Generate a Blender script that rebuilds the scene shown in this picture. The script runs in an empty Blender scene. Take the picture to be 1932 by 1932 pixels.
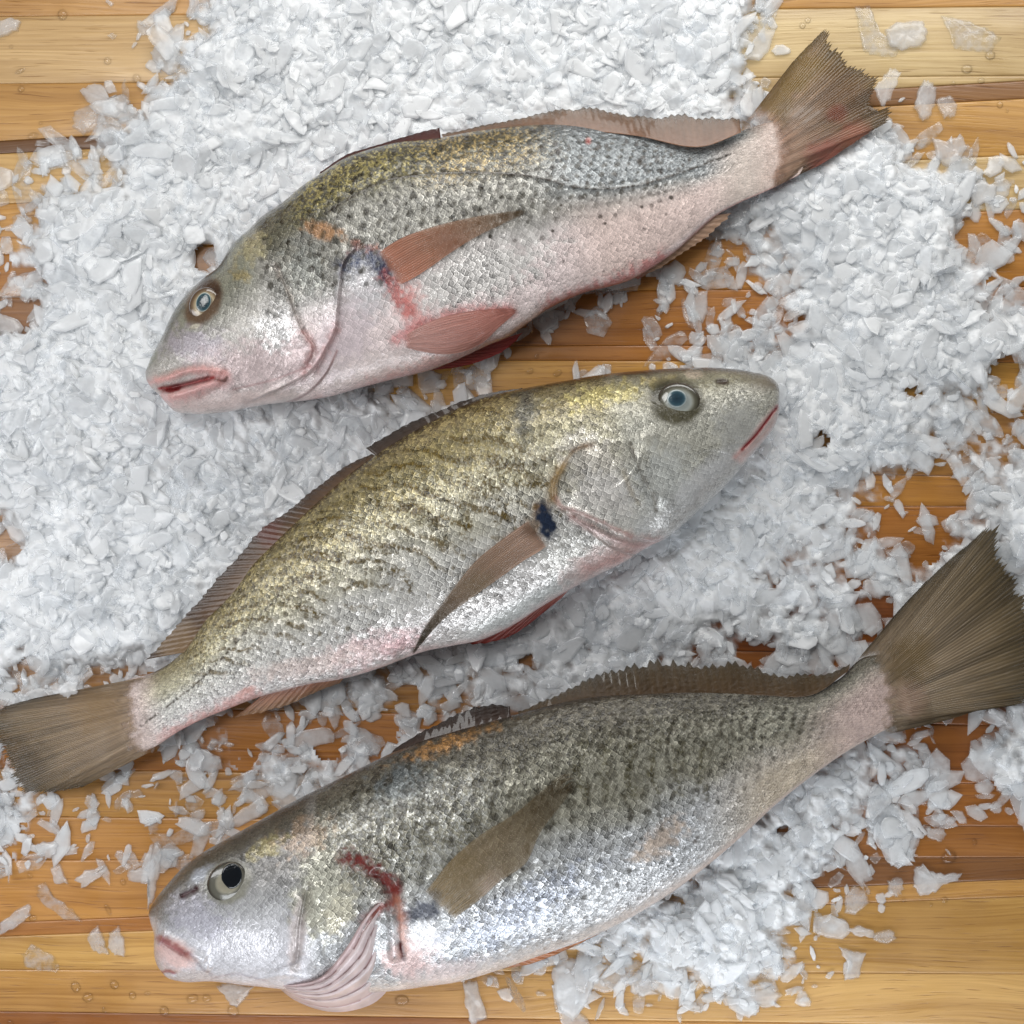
import bpy, math, random
import numpy as np
from mathutils import Vector, kdtree

random.seed(7)
SC = bpy.context.scene
COL = SC.collection

# ------------------------------------------------------------------ camera, world, lamps, exposure
N = 1932.0                       # traced units across the picture
S = 0.42 / N                     # metres per traced unit on the table
H = 0.70                         # camera height above the table
cam = bpy.data.cameras.new('camera')
cam.sensor_width = 36.0
cam.lens = 18.0 * H / 0.21
cam.clip_start = 0.01
cam.clip_end = 50
camo = bpy.data.objects.new('camera', cam)
camo.location = (0, 0, H)
COL.objects.link(camo)
SC.camera = camo

world = bpy.data.worlds.new('World')
SC.world = world
world.use_nodes = True
bg = world.node_tree.nodes['Background']
bg.inputs[0].default_value = (0.93, 0.97, 1.0, 1)
bg.inputs[1].default_value = 0.08

def area(name, loc, target, sx, sy, power, color):
    l = bpy.data.lights.new(name, 'AREA')
    l.shape = 'RECTANGLE'; l.size = sx; l.size_y = sy
    l.energy = power; l.color = color
    o = bpy.data.objects.new(name, l)
    o.location = loc
    d = Vector(target) - Vector(loc)
    o.rotation_euler = d.to_track_quat('-Z', 'Y').to_euler()
    COL.objects.link(o)
    return o
area('key_lamp', (0.13, 0.38, 0.27), (0.10, 0.15, 0), 0.62, 0.14, 1.50, (1.0, 0.985, 0.96))
area('side_lamp', (-0.42, -0.03, 0.30), (-0.22, -0.02, 0), 0.14, 0.36, 0.80, (0.98, 0.98, 1.0))  # unseen lamp added to brighten the middle left
area('front_lamp', (0.05, -0.35, 0.18), (0.06, -0.21, 0), 0.46, 0.10, 0.78, (0.93, 0.96, 1.0))
area('overhead_glint_lamp', (-0.26, 0.27, 1.00), (-0.10, 0.09, 0), 0.34, 0.28, 2.2, (1.0, 1.0, 0.98))  # unseen lamp added overhead to give glints on the wet surfaces

SC.view_settings.view_transform = 'Standard'
SC.view_settings.look = 'None'
SC.view_settings.exposure = 0.12
SC.view_settings.gamma = 1.0
SC.view_settings.use_curve_mapping = False
SC.cycles.use_denoising = True
SC.cycles.max_bounces = 10
SC.cycles.diffuse_bounces = 5
SC.cycles.transparent_max_bounces = 16
SC.cycles.caustics_reflective = False
SC.cycles.caustics_refractive = False

# ------------------------------------------------------------------ helpers
def lin(c):
    c = np.asarray(c, float) / 255.0
    return np.where(c <= 0.04045, c / 12.92, ((c + 0.055) / 1.055) ** 2.4)

def world_of(fx, fy, fz):
    """traced units (fx right, fy down, fz up) -> metres, seen from the camera height"""
    z = np.asarray(fz, float) * S
    k = (H - z) / H
    return np.stack([(np.asarray(fx, float) - N / 2) * S * k, (N / 2 - np.asarray(fy, float)) * S * k, z + 0 * k], -1)

def resample(pts, n):
    p = np.asarray(pts, float)
    d = np.r_[0, np.cumsum(np.hypot(*np.diff(p, axis=0).T))]
    u = np.linspace(0, d[-1], n)
    # catmull-rom like: cubic hermite with finite-difference tangents
    m = np.gradient(p, d, axis=0)
    i = np.clip(np.searchsorted(d, u, side='right') - 1, 0, len(p) - 2)
    h = (d[i + 1] - d[i])[:, None]
    t = ((u - d[i]) / (d[i + 1] - d[i]))[:, None]
    h00 = 2*t**3 - 3*t**2 + 1; h10 = t**3 - 2*t**2 + t; h01 = -2*t**3 + 3*t**2; h11 = t**3 - t**2
    return h00*p[i] + h10*h*m[i] + h01*p[i+1] + h11*h*m[i+1]

def sm(a, b, x):
    t = np.clip((x - a) / (b - a + 1e-12), 0, 1)
    return t * t * (3 - 2 * t)

def vnoise(x, y, seed):
    r = np.random.RandomState(seed).rand(256, 256)
    xi = np.floor(x).astype(int); yi = np.floor(y).astype(int)
    fx = x - xi; fy = y - yi
    fx = fx*fx*(3-2*fx); fy = fy*fy*(3-2*fy)
    a = r[xi & 255, yi & 255]; b = r[(xi+1) & 255, yi & 255]
    c = r[xi & 255, (yi+1) & 255]; d = r[(xi+1) & 255, (yi+1) & 255]
    return (a*(1-fx)+b*fx)*(1-fy) + (c*(1-fx)+d*fx)*fy

def fbm(x, y, seed, o=3):
    s = 0; a = 1; n = 0
    for k in range(o):
        s = s + a*vnoise(x*2**k, y*2**k, seed+k); n += a; a *= 0.5
    return s / n

def polydist(X, Y, poly):
    p = np.asarray(poly, float)
    best = np.full(X.shape, 1e9); sgn = np.zeros(X.shape); par = np.zeros(X.shape)
    for k in range(len(p) - 1):
        a = p[k]; d = p[k+1] - a; L = d @ d + 1e-9
        t = np.clip(((X-a[0])*d[0] + (Y-a[1])*d[1]) / L, 0, 1)
        dx = X - a[0] - t*d[0]; dy = Y - a[1] - t*d[1]
        dd = np.hypot(dx, dy)
        m = dd < best
        best = np.where(m, dd, best)
        sgn = np.where(m, np.sign(d[0]*dy - d[1]*dx), sgn)
        par = np.where(m, (k + t) / (len(p) - 1), par)
    return best, sgn, par

def inpoly(X, Y, poly):
    p = np.asarray(poly, float); c = np.zeros(X.shape, bool)
    for k in range(len(p)):
        a = p[k]; b = p[(k+1) % len(p)]
        if a[1] == b[1]: continue
        c ^= ((a[1] > Y) != (b[1] > Y)) & (X < (b[0]-a[0])*(Y-a[1])/(b[1]-a[1]) + a[0])
    return c

def make_mesh(name, co, faces, smooth=True, attrs=None, mats=(), parent=None):
    """co (n,3); faces: array (m,4) or (m,3) or list; attrs: {name: (kind, array)} on points"""
    me = bpy.data.meshes.new(name)
    co = np.asarray(co, np.float32)
    if isinstance(faces, np.ndarray):
        m, k = faces.shape
        me.vertices.add(len(co)); me.loops.add(m*k); me.polygons.add(m)
        me.vertices.foreach_set('co', co.ravel())
        me.loops.foreach_set('vertex_index', faces.astype(np.int32).ravel())
        me.polygons.foreach_set('loop_start', np.arange(0, m*k, k, dtype=np.int32))
        me.polygons.foreach_set('loop_total', np.full(m, k, np.int32))
    else:
        me.from_pydata([tuple(map(float, c)) for c in co], [], faces)
    me.update(calc_edges=True)
    me.validate()
    if len(me.polygons):
        me.polygons.foreach_set('use_smooth', np.full(len(me.polygons), bool(smooth)))
    for an, (kind, arr) in (attrs or {}).items():
        at = me.attributes.new(an, kind, 'POINT')
        arr = np.asarray(arr, np.float32)
        if kind == 'FLOAT_COLOR':
            a4 = np.ones((len(co), 4), np.float32); a4[:, :3] = arr
            at.data.foreach_set('color', a4.ravel())
        elif kind == 'FLOAT_VECTOR':
            at.data.foreach_set('vector', arr.ravel())
        else:
            at.data.foreach_set('value', arr.ravel())
    for m_ in mats: me.materials.append(m_)
    o = bpy.data.objects.new(name, me)
    COL.objects.link(o)
    if parent: o.parent = parent
    return o

def gridfaces(nu, nv, wrap=False):
    i = np.arange(nu - 1)[:, None]; j = np.arange(nv if wrap else nv - 1)[None, :]
    jn = (j + 1) % nv
    return np.stack([i*nv + j + 0*jn, i*nv + jn, (i+1)*nv + jn, (i+1)*nv + j + 0*jn], -1).reshape(-1, 4)

def tag(o, label=None, cat=None, group=None, kind=None):
    if label: o['label'] = label
    if cat: o['category'] = cat
    if group: o['group'] = group
    if kind: o['kind'] = kind
    return o

# ------------------------------------------------------------------ node helpers
class NT:
    def __init__(self, name):
        self.m = bpy.data.materials.new(name); self.m.use_nodes = True
        self.t = self.m.node_tree; self.t.nodes.clear()
    def n(self, typ, **kw):
        nd = self.t.nodes.new(typ)
        for k, v in kw.items():
            if k.startswith('i_'):
                key = k[2:]
                key = int(key) if key.isdigit() else key.replace('_', ' ')
                if isinstance(v, bpy.types.NodeSocket): self.t.links.new(v, nd.inputs[key])
                else: nd.inputs[key].default_value = v
            else: setattr(nd, k, v)
        return nd
    def math(self, op, a, b=0.0, c=None):
        nd = self.t.nodes.new('ShaderNodeMath'); nd.operation = op
        for i, v in enumerate((a, b, c)):
            if v is None: continue
            if isinstance(v, bpy.types.NodeSocket): self.t.links.new(v, nd.inputs[i])
            else: nd.inputs[i].default_value = v
        return nd.outputs[0]
    def attr(self, name): return self.n('ShaderNodeAttribute', attribute_name=name)
    def mix(self, fac, a, b, mode='MIX'):
        nd = self.t.nodes.new('ShaderNodeMix'); nd.data_type = 'RGBA'; nd.blend_type = mode
        for i, v in ((0, fac), (6, a), (7, b)):
            if isinstance(v, bpy.types.NodeSocket): self.t.links.new(v, nd.inputs[i])
            else: nd.inputs[i].default_value = v if i == 0 else (tuple(v) + (1,))[:4]
        return nd.outputs[2]
    def ramp(self, fac, stops):
        nd = self.t.nodes.new('ShaderNodeValToRGB'); self.t.links.new(fac, nd.inputs[0])
        e = nd.color_ramp.elements
        while len(e) < len(stops): e.new(0.5)
        for i, (p, c) in enumerate(stops):
            e[i].position = p; e[i].color = (c, c, c, 1) if not hasattr(c, '__len__') else tuple(c) + (1,)
        return nd.outputs[0]
    def out(self, shader):
        o = self.n('ShaderNodeOutputMaterial'); self.t.links.new(shader, o.inputs[0]); return self.m

# fish skin: pigment from the skin attribute, mirror-like scales as tilted cells, wet film on top
def mat_skin():
    b = NT('fish_skin')
    uv = b.attr('scale_uv').outputs['Vector']
    col = b.attr('skin').outputs['Color']
    silver = b.attr('silver').outputs['Fac']
    scl = b.attr('scaly').outputs['Fac']
    rot = b.n('ShaderNodeVectorRotate', rotation_type='Z_AXIS', i_Vector=uv, i_Angle=math.radians(45))
    warp = b.n('ShaderNodeTexNoise', i_Vector=uv, i_Scale=0.7, i_Detail=2.0)
    wv = b.n('ShaderNodeVectorMath', operation='MULTIPLY_ADD', i_0=warp.outputs['Color'], i_1=(0.65, 0.65, 0), i_2=rot.outputs[0])
    vor = b.n('ShaderNodeTexVoronoi', voronoi_dimensions='2D', feature='F1', i_Vector=wv.outputs[0], i_Scale=1.1, i_Randomness=0.42)
    edge = b.n('ShaderNodeTexVoronoi', voronoi_dimensions='2D', feature='DISTANCE_TO_EDGE', i_Vector=wv.outputs[0], i_Scale=1.1, i_Randomness=0.42)
    sep = b.n('ShaderNodeSeparateColor', i_Color=vor.outputs['Color'])
    off = b.n('ShaderNodeVectorMath', operation='SUBTRACT', i_0=wv.outputs[0], i_1=vor.outputs['Position'])
    so = b.n('ShaderNodeSeparateXYZ', i_Vector=off.outputs[0])
    along = b.math('MULTIPLY', b.math('ADD', so.outputs[0], so.outputs[1]), 0.707)     # + towards the tail
    # relief: every scale leans its own way, its tail edge lifted over the next one
    tx = b.math('MULTIPLY_ADD', sep.outputs[0], 2.0, -0.70)
    ty = b.math('MULTIPLY_ADD', sep.outputs[1], 2.0, -0.70)
    h = b.math('ADD', b.math('MULTIPLY', so.outputs[0], tx), b.math('MULTIPLY', so.outputs[1], ty))
    h = b.math('MULTIPLY', h, scl)
    squash = b.n('ShaderNodeVectorMath', operation='MULTIPLY', i_0=uv, i_1=(1.45, 0.80, 1))
    fine = b.n('ShaderNodeTexNoise', i_Vector=squash.outputs[0], i_Scale=1.5, i_Detail=2.0, i_Roughness=0.6)
    h2 = b.math('MULTIPLY_ADD', fine.outputs['Fac'], b.math('MULTIPLY_ADD', scl, 0.55, 0.45), h)
    bump = b.n('ShaderNodeBump', i_Strength=1.0, i_Distance=0.00034, i_Height=h2)
    # colour: glints painted in as bright flecks and rims, dark crescent behind its tail edge, dark creases
    near = b.ramp(edge.outputs['Distance'], [(0.0, 1.0), (0.17, 0.0)])
    thin = b.ramp(edge.outputs['Distance'], [(0.0, 0.0), (0.03, 0.55), (0.09, 1.0), (0.17, 0.0)])
    cres = b.math('MULTIPLY', near, b.ramp(b.math('MULTIPLY', along, -1.0), [(0.02, 0.0), (0.20, 1.0)]))
    rimb = b.math('MULTIPLY', thin, b.ramp(along, [(0.05, 0.0), (0.22, 1.0)]))
    fl = b.n('ShaderNodeTexNoise', i_Vector=squash.outputs[0], i_Scale=1.7, i_Detail=2.0, i_Roughness=0.6, i_Distortion=0.9)
    worm = b.ramp(b.math('ABSOLUTE', b.math('SUBTRACT', fl.outputs['Fac'], 0.5)), [(0.0, 1.0), (0.05, 0.45), (0.13, 0.0)])
    fl2 = b.n('ShaderNodeTexNoise', i_Vector=b.n('ShaderNodeVectorMath', operation='ADD', i_0=squash.outputs[0], i_1=(31.7, 12.3, 0)).outputs[0], i_Scale=1.25, i_Detail=3.0, i_Roughness=0.65, i_Distortion=1.2)
    crack = b.ramp(b.math('ABSOLUTE', b.math('SUBTRACT', fl2.outputs['Fac'], 0.5)), [(0.0, 1.0), (0.03, 0.7), (0.08, 0.0)])
    patch = b.n('ShaderNodeTexNoise', i_Vector=uv, i_Scale=0.10, i_Detail=3.0)
    pat = b.ramp(patch.outputs['Fac'], [(0.35, 0.65), (0.65, 1.25)])
    sc2 = b.math('MULTIPLY', b.math('MULTIPLY_ADD', scl, 0.80, 0.20), pat)
    var = b.math('MULTIPLY_ADD', sep.outputs[2], 0.50, -0.42)
    var = b.math('MULTIPLY_ADD', rimb, 1.0, var)
    var = b.math('MULTIPLY_ADD', worm, 0.62, var)
    var = b.math('SUBTRACT', var, b.math('MULTIPLY', crack, 0.42))
    var = b.math('SUBTRACT', var, b.math('MULTIPLY', cres, 0.60))
    var = b.math('MAXIMUM', b.math('MULTIPLY_ADD', var, sc2, 1.0), 0.10)
    vv = b.n('ShaderNodeCombineColor', i_Red=var, i_Green=var, i_Blue=var)
    c3 = b.mix(1.0, col, vv.outputs[0], 'MULTIPLY')
    met = b.math('MULTIPLY', silver, b.math('MULTIPLY_ADD', worm, 0.48, 0.26))
    film = b.n('ShaderNodeTexNoise', i_Vector=uv, i_Scale=0.55, i_Detail=3.0, i_Roughness=0.6)
    fb = b.n('ShaderNodeBump', i_Strength=1.0, i_Distance=0.0009, i_Height=film.outputs['Fac'])
    p = b.n('ShaderNodeBsdfPrincipled', i_Base_Color=c3, i_Metallic=met, i_Normal=bump.outputs[0])
    p.inputs['Roughness'].default_value = 0.22
    p.inputs['Coat Weight'].default_value = 0.55
    p.inputs['Coat Roughness'].default_value = 0.07
    p.inputs['Coat IOR'].default_value = 1.36
    b.t.links.new(fb.outputs[0], p.inputs['Coat Normal'])
    return b.out(p.outputs[0])

def mat_fin():
    b = NT('fin_membrane')
    col = b.attr('skin').outputs['Color']
    al = b.attr('clear').outputs['Fac']
    uv = b.attr('scale_uv').outputs['Vector']
    nz = b.n('ShaderNodeTexNoise', i_Vector=uv, i_Scale=1.0, i_Detail=3.0)
    bump = b.n('ShaderNodeBump', i_Strength=0.7, i_Distance=0.0007, i_Height=nz.outputs['Fac'])
    p = b.n('ShaderNodeBsdfPrincipled', i_Base_Color=col, i_Roughness=0.38, i_Normal=bump.outputs[0])
    p.inputs['Coat Weight'].default_value = 0.6
    p.inputs['Coat Roughness'].default_value = 0.06
    tr = b.n('ShaderNodeBsdfTransparent')
    tl = b.n('ShaderNodeBsdfTranslucent', i_Color=col)
    m1 = b.n('ShaderNodeMixShader', i_0=0.25, i_1=p.outputs[0], i_2=tl.outputs[0])
    mx = b.n('ShaderNodeMixShader', i_0=al, i_1=m1.outputs[0], i_2=tr.outputs[0])
    return b.out(mx.outputs[0])

def mat_plain(name, attr=True, color=(0.5, 0.5, 0.5), rough=0.3, coat=0.5):
    b = NT(name)
    p = b.n('ShaderNodeBsdfPrincipled', i_Roughness=rough)
    if attr: b.t.links.new(b.attr('skin').outputs['Color'], p.inputs['Base Color'])
    else: p.inputs['Base Color'].default_value = tuple(color) + (1,)
    p.inputs['Coat Weight'].default_value = coat
    p.inputs['Coat Roughness'].default_value = 0.04
    tc = b.n('ShaderNodeTexCoord')
    nz = b.n('ShaderNodeTexNoise', i_Vector=tc.outputs['Object'], i_Scale=900.0, i_Detail=2.0)
    b.t.links.new(b.n('ShaderNodeBump', i_Strength=0.35, i_Distance=0.0004, i_Height=nz.outputs['Fac']).outputs[0], p.inputs['Normal'])
    return b.out(p.outputs[0])

def mat_ice():
    b = NT('ice')
    cl = b.attr('clear').outputs['Fac']
    tint = b.attr('skin').outputs['Color']
    tc = b.n('ShaderNodeTexCoord')
    nz = b.n('ShaderNodeTexNoise', i_Vector=tc.outputs['Object'], i_Scale=260.0, i_Detail=4.0, i_Roughness=0.6)
    cloud = b.ramp(nz.outputs['Fac'], [(0.35, 0.85), (0.65, 1.08)])
    bump = b.n('ShaderNodeBump', i_Strength=0.3, i_Distance=0.0006, i_Height=nz.outputs['Fac'])
    d = b.n('ShaderNodeBsdfDiffuse', i_Color=tint, i_Normal=bump.outputs[0])
    t = b.n('ShaderNodeBsdfTranslucent', i_Color=tint)
    m1 = b.n('ShaderNodeMixShader', i_0=0.14, i_1=d.outputs[0], i_2=t.outputs[0])
    tr = b.n('ShaderNodeBsdfTransparent', i_Color=(0.985, 0.992, 1.0, 1))
    m2 = b.n('ShaderNodeMixShader', i_0=b.math('MULTIPLY', cl, cloud), i_1=m1.outputs[0], i_2=tr.outputs[0])
    g = b.n('ShaderNodeBsdfGlossy', i_Roughness=0.09, i_Normal=bump.outputs[0])
    fr = b.n('ShaderNodeFresnel', i_IOR=1.31, i_Normal=bump.outputs[0])
    geo = b.n('ShaderNodeNewGeometry')
    front = b.math('SUBTRACT', 1.0, geo.outputs['Backfacing'])      # light leaving the ice is not trapped inside
    ff = b.math('MULTIPLY', b.math('MINIMUM', b.math('MULTIPLY', fr.outputs[0], 1.6), 0.34), front)
    m3 = b.n('ShaderNodeMixShader', i_0=ff, i_1=m2.outputs[0], i_2=g.outputs[0])
    return b.out(m3.outputs[0])

def mat_slush():
    b = NT('ice_slush')
    tc = b.n('ShaderNodeTexCoord')
    nz = b.n('ShaderNodeTexNoise', i_Vector=tc.outputs['Object'], i_Scale=240.0, i_Detail=5.0)
    vz = b.n('ShaderNodeTexVoronoi', i_Vector=tc.outputs['Object'], i_Scale=170.0)
    hh = b.math('ADD', nz.outputs['Fac'], vz.outputs['Distance'])
    bump = b.n('ShaderNodeBump', i_Strength=0.6, i_Distance=0.0015, i_Height=hh)
    p = b.n('ShaderNodeBsdfPrincipled', i_Roughness=0.35, i_Normal=bump.outputs[0])
    p.inputs['Base Color'].default_value = (0.86, 0.88, 0.895, 1)
    tr = b.n('ShaderNodeBsdfTransparent')
    m = b.n('ShaderNodeMixShader', i_0=b.attr('clear').outputs['Fac'], i_1=p.outputs[0], i_2=tr.outputs[0])
    return b.out(m.outputs[0])

def mat_water():
    b = NT('water')
    lw = b.n('ShaderNodeLayerWeight', i_Blend=0.35)
    c = b.mix(b.math('POWER', lw.outputs['Facing'], 2.0), (0.98, 0.98, 0.98), (0.80, 0.74, 0.66))  # rim tinted darker in place of refracted light
    tr = b.n('ShaderNodeBsdfTransparent', i_Color=c)
    g = b.n('ShaderNodeBsdfGlossy', i_Roughness=0.03)
    fr = b.n('ShaderNodeFresnel', i_IOR=1.33)
    m = b.n('ShaderNodeMixShader', i_0=b.math('MINIMUM', b.math('MULTIPLY', fr.outputs[0], 1.3), 0.5), i_1=tr.outputs[0], i_2=g.outputs[0])
    return b.out(m.outputs[0])

def mat_wood():
    b = NT('oiled_wood')
    col = b.attr('skin').outputs['Color']
    tc = b.n('ShaderNodeTexCoord')
    off = b.attr('clear').outputs['Fac']
    cx = b.n('ShaderNodeCombineXYZ', i_Z=b.math('MULTIPLY', off, 3.0))
    v = b.n('ShaderNodeVectorMath', operation='ADD', i_0=tc.outputs['Object'], i_1=cx.outputs[0])
    wob = b.n('ShaderNodeTexNoise', i_Vector=b.n('ShaderNodeVectorMath', operation='MULTIPLY', i_0=v.outputs[0], i_1=(7, 30, 1)).outputs[0], i_Scale=1.0, i_Detail=2.0)
    w2 = b.n('ShaderNodeCombineXYZ', i_Y=b.math('MULTIPLY_ADD', wob.outputs['Fac'], 0.016, -0.008))
    v2 = b.n('ShaderNodeVectorMath', operation='ADD', i_0=v.outputs[0], i_1=w2.outputs[0])
    def st(sx, sy, det):
        return b.n('ShaderNodeTexNoise', i_Vector=b.n('ShaderNodeVectorMath', operation='MULTIPLY', i_0=v2.outputs[0], i_1=(sx, sy, 1)).outputs[0], i_Scale=1.0, i_Detail=det, i_Roughness=0.6).outputs['Fac']
    broad = b.ramp(st(4, 110, 3.0), [(0.28, 0.72), (0.52, 1.0), (0.75, 1.15)])
    fine = b.ramp(st(16, 900, 3.0), [(0.30, 0.78), (0.60, 1.06)])
    vein = b.ramp(st(5, 260, 1.0), [(0.22, 0.60), (0.34, 1.0)])
    pore = b.ramp(st(60, 1500, 1.0), [(0.27, 0.60), (0.36, 1.0)])
    blot = b.ramp(b.n('ShaderNodeTexNoise', i_Vector=v.outputs[0], i_Scale=11.0, i_Detail=4.0).outputs['Fac'], [(0.33, 0.74), (0.46, 0.98), (0.7, 1.10)])
    m = b.math('MULTIPLY', b.math('MULTIPLY', broad, fine), b.math('MULTIPLY', vein, b.math('MULTIPLY', blot, pore)))
    mm = b.n('ShaderNodeCombineColor', i_Red=b.math('POWER', m, 0.8), i_Green=m, i_Blue=b.math('POWER', m, 1.25))
    c = b.mix(1.0, col, mm.outputs[0], 'MULTIPLY')
    bump = b.n('ShaderNodeBump', i_Strength=0.35, i_Distance=0.0005, i_Height=m)
    wet = b.n('ShaderNodeTexNoise', i_Vector=tc.outputs['Object'], i_Scale=45.0, i_Detail=3.0)
    p = b.n('ShaderNodeBsdfPrincipled', i_Base_Color=c, i_Normal=bump.outputs[0], i_Roughness=b.ramp(wet.outputs['Fac'], [(0.4, 0.28), (0.6, 0.5)]))
    p.inputs['Coat Weight'].default_value = 0.25
    p.inputs['Coat Roughness'].default_value = 0.12
    return b.out(p.outputs[0])

SKIN = mat_skin(); FIN = mat_fin(); ICE = mat_ice(); SLUSH = mat_slush(); WATER = mat_water(); WOOD = mat_wood()
EYE = mat_plain('eye_surface', rough=0.22, coat=1.0)
PUPIL = mat_plain('pupil_glass', rough=0.15, coat=0.7)

# ------------------------------------------------------------------ the table the fish lie on
def build_table():
    # strips: (y at x=0, y at x=1932, colour at left, colour at right)
    pale = (208, 168, 112); tan = (203, 150, 84); org = (188, 134, 64); brn = (128, 78, 34); dk = (84, 48, 20); deep = (168, 116, 54)
    edges = [ # y_left, y_right of the strip's lower edge, colour left, colour right, gap depth
        (-700, -700, tan, tan), (-420, -430, tan, pale), (-200, -230, org, tan),
        (31, 12, tan, (205, 152, 82)), (158, 142, (212, 172, 118), (208, 178, 128)), (266, 152, (198, 146, 76), (204, 172, 120)),
        (290, 186, (104, 66, 32), (146, 100, 54)), (385, 292, (212, 168, 104), (196, 144, 72)), (480, 395, (196, 140, 66), (206, 172, 118)),
        (560, 541, (182, 118, 36), (184, 122, 44)), (655, 650, (140, 88, 34), (170, 106, 34)), (676, 684, org, (172, 108, 36)),
        (775, 778, (214, 160, 74), (196, 140, 56)), (868, 900, org, deep), (958, 955, org, (182, 122, 46)),
        (1080, 1110, deep, (168, 104, 34)), (1200, 1240, org, (140, 76, 22)), (1330, 1370, deep, (140, 80, 24)),  # dark right-hand colours hold the shade over the middle right
        (1450, 1480, (176, 110, 36), (156, 92, 32)), (1540, 1560, org, (160, 98, 38)), (1623, 1618, (196, 136, 64), (166, 106, 44)),
        (1741, 1659, (198, 138, 68), (130, 82, 38)), (1767, 1692, (176, 114, 52), (192, 138, 68)), (1829, 1838, (206, 156, 84), (192, 144, 74)),
        (1908, 1937, (204, 150, 80), (206, 158, 90)), (1960, 2010, (150, 90, 38), tan), (2150, 2200, tan, org), (2400, 2420, org, tan), (2700, 2700, tan, tan)]
    cos, faces, cols, ids = [], [], [], []
    xs = np.linspace(-900, 2830, 60)
    base = 0
    for k in range(len(edges) - 1):
        y0l, y0r = edges[k][:2]; y1l, y1r, cl, cr = edges[k+1]
        t = (xs / N)
        y0 = y0l + (y0r - y0l) * np.clip(t, -0.6, 1.6); y1 = y1l + (y1r - y1l) * np.clip(t, -0.6, 1.6)
        w = np.random.RandomState(k).rand(4)
        wob = 2.0*np.sin(xs/210 + 6*w[0])
        prof = [(0.0, -6, 1), (0.0, -1.2, 1), (1.0, -0.3, 0), (4, 0, 0), (-4, 0, 0), (-1.0, -0.3, 0), (-0.0, -1.2, 1), (-0.0, -6, 1)]
        ring = []
        for q, (dy, z, e) in enumerate(prof):
            yy = (y0 + dy + 0.25) if q < 4 else (y1 + dy - 0.25)
            ring.append(np.stack([xs, yy, np.full_like(xs, z)], -1))
        g = np.stack(ring, 1)            # (nx, 8, 3)
        cos.append(g.reshape(-1, 3))
        faces.append(gridfaces(len(xs), 8) + base); base += len(xs) * 8
        f = sm(0.38, 0.62, t)[:, None, None]
        c = lin(cl)*(1-f) + lin(cr)*f
        c = c*.93 + .07*c.mean(-1, keepdims=True); c = c*np.array([.98, 1.0, .95])
        cols.append(np.broadcast_to(c * 0.98, g.shape).reshape(-1, 3)); ids.append(np.full(len(xs)*8, w[1]*3 + k*0.37))
    co = np.concatenate(cos); c = np.concatenate(cols)
    w = np.stack([(co[:, 0]-N/2)*S, (N/2-co[:, 1])*S, co[:, 2]*S], -1)
    o = make_mesh('wooden_table_top', w, np.concatenate(faces)[:, ::-1].copy(), True, {'skin': ('FLOAT_COLOR', c), 'clear': ('FLOAT', np.concatenate(ids))}, [WOOD])
    tag(o, kind='structure')
build_table()

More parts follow.
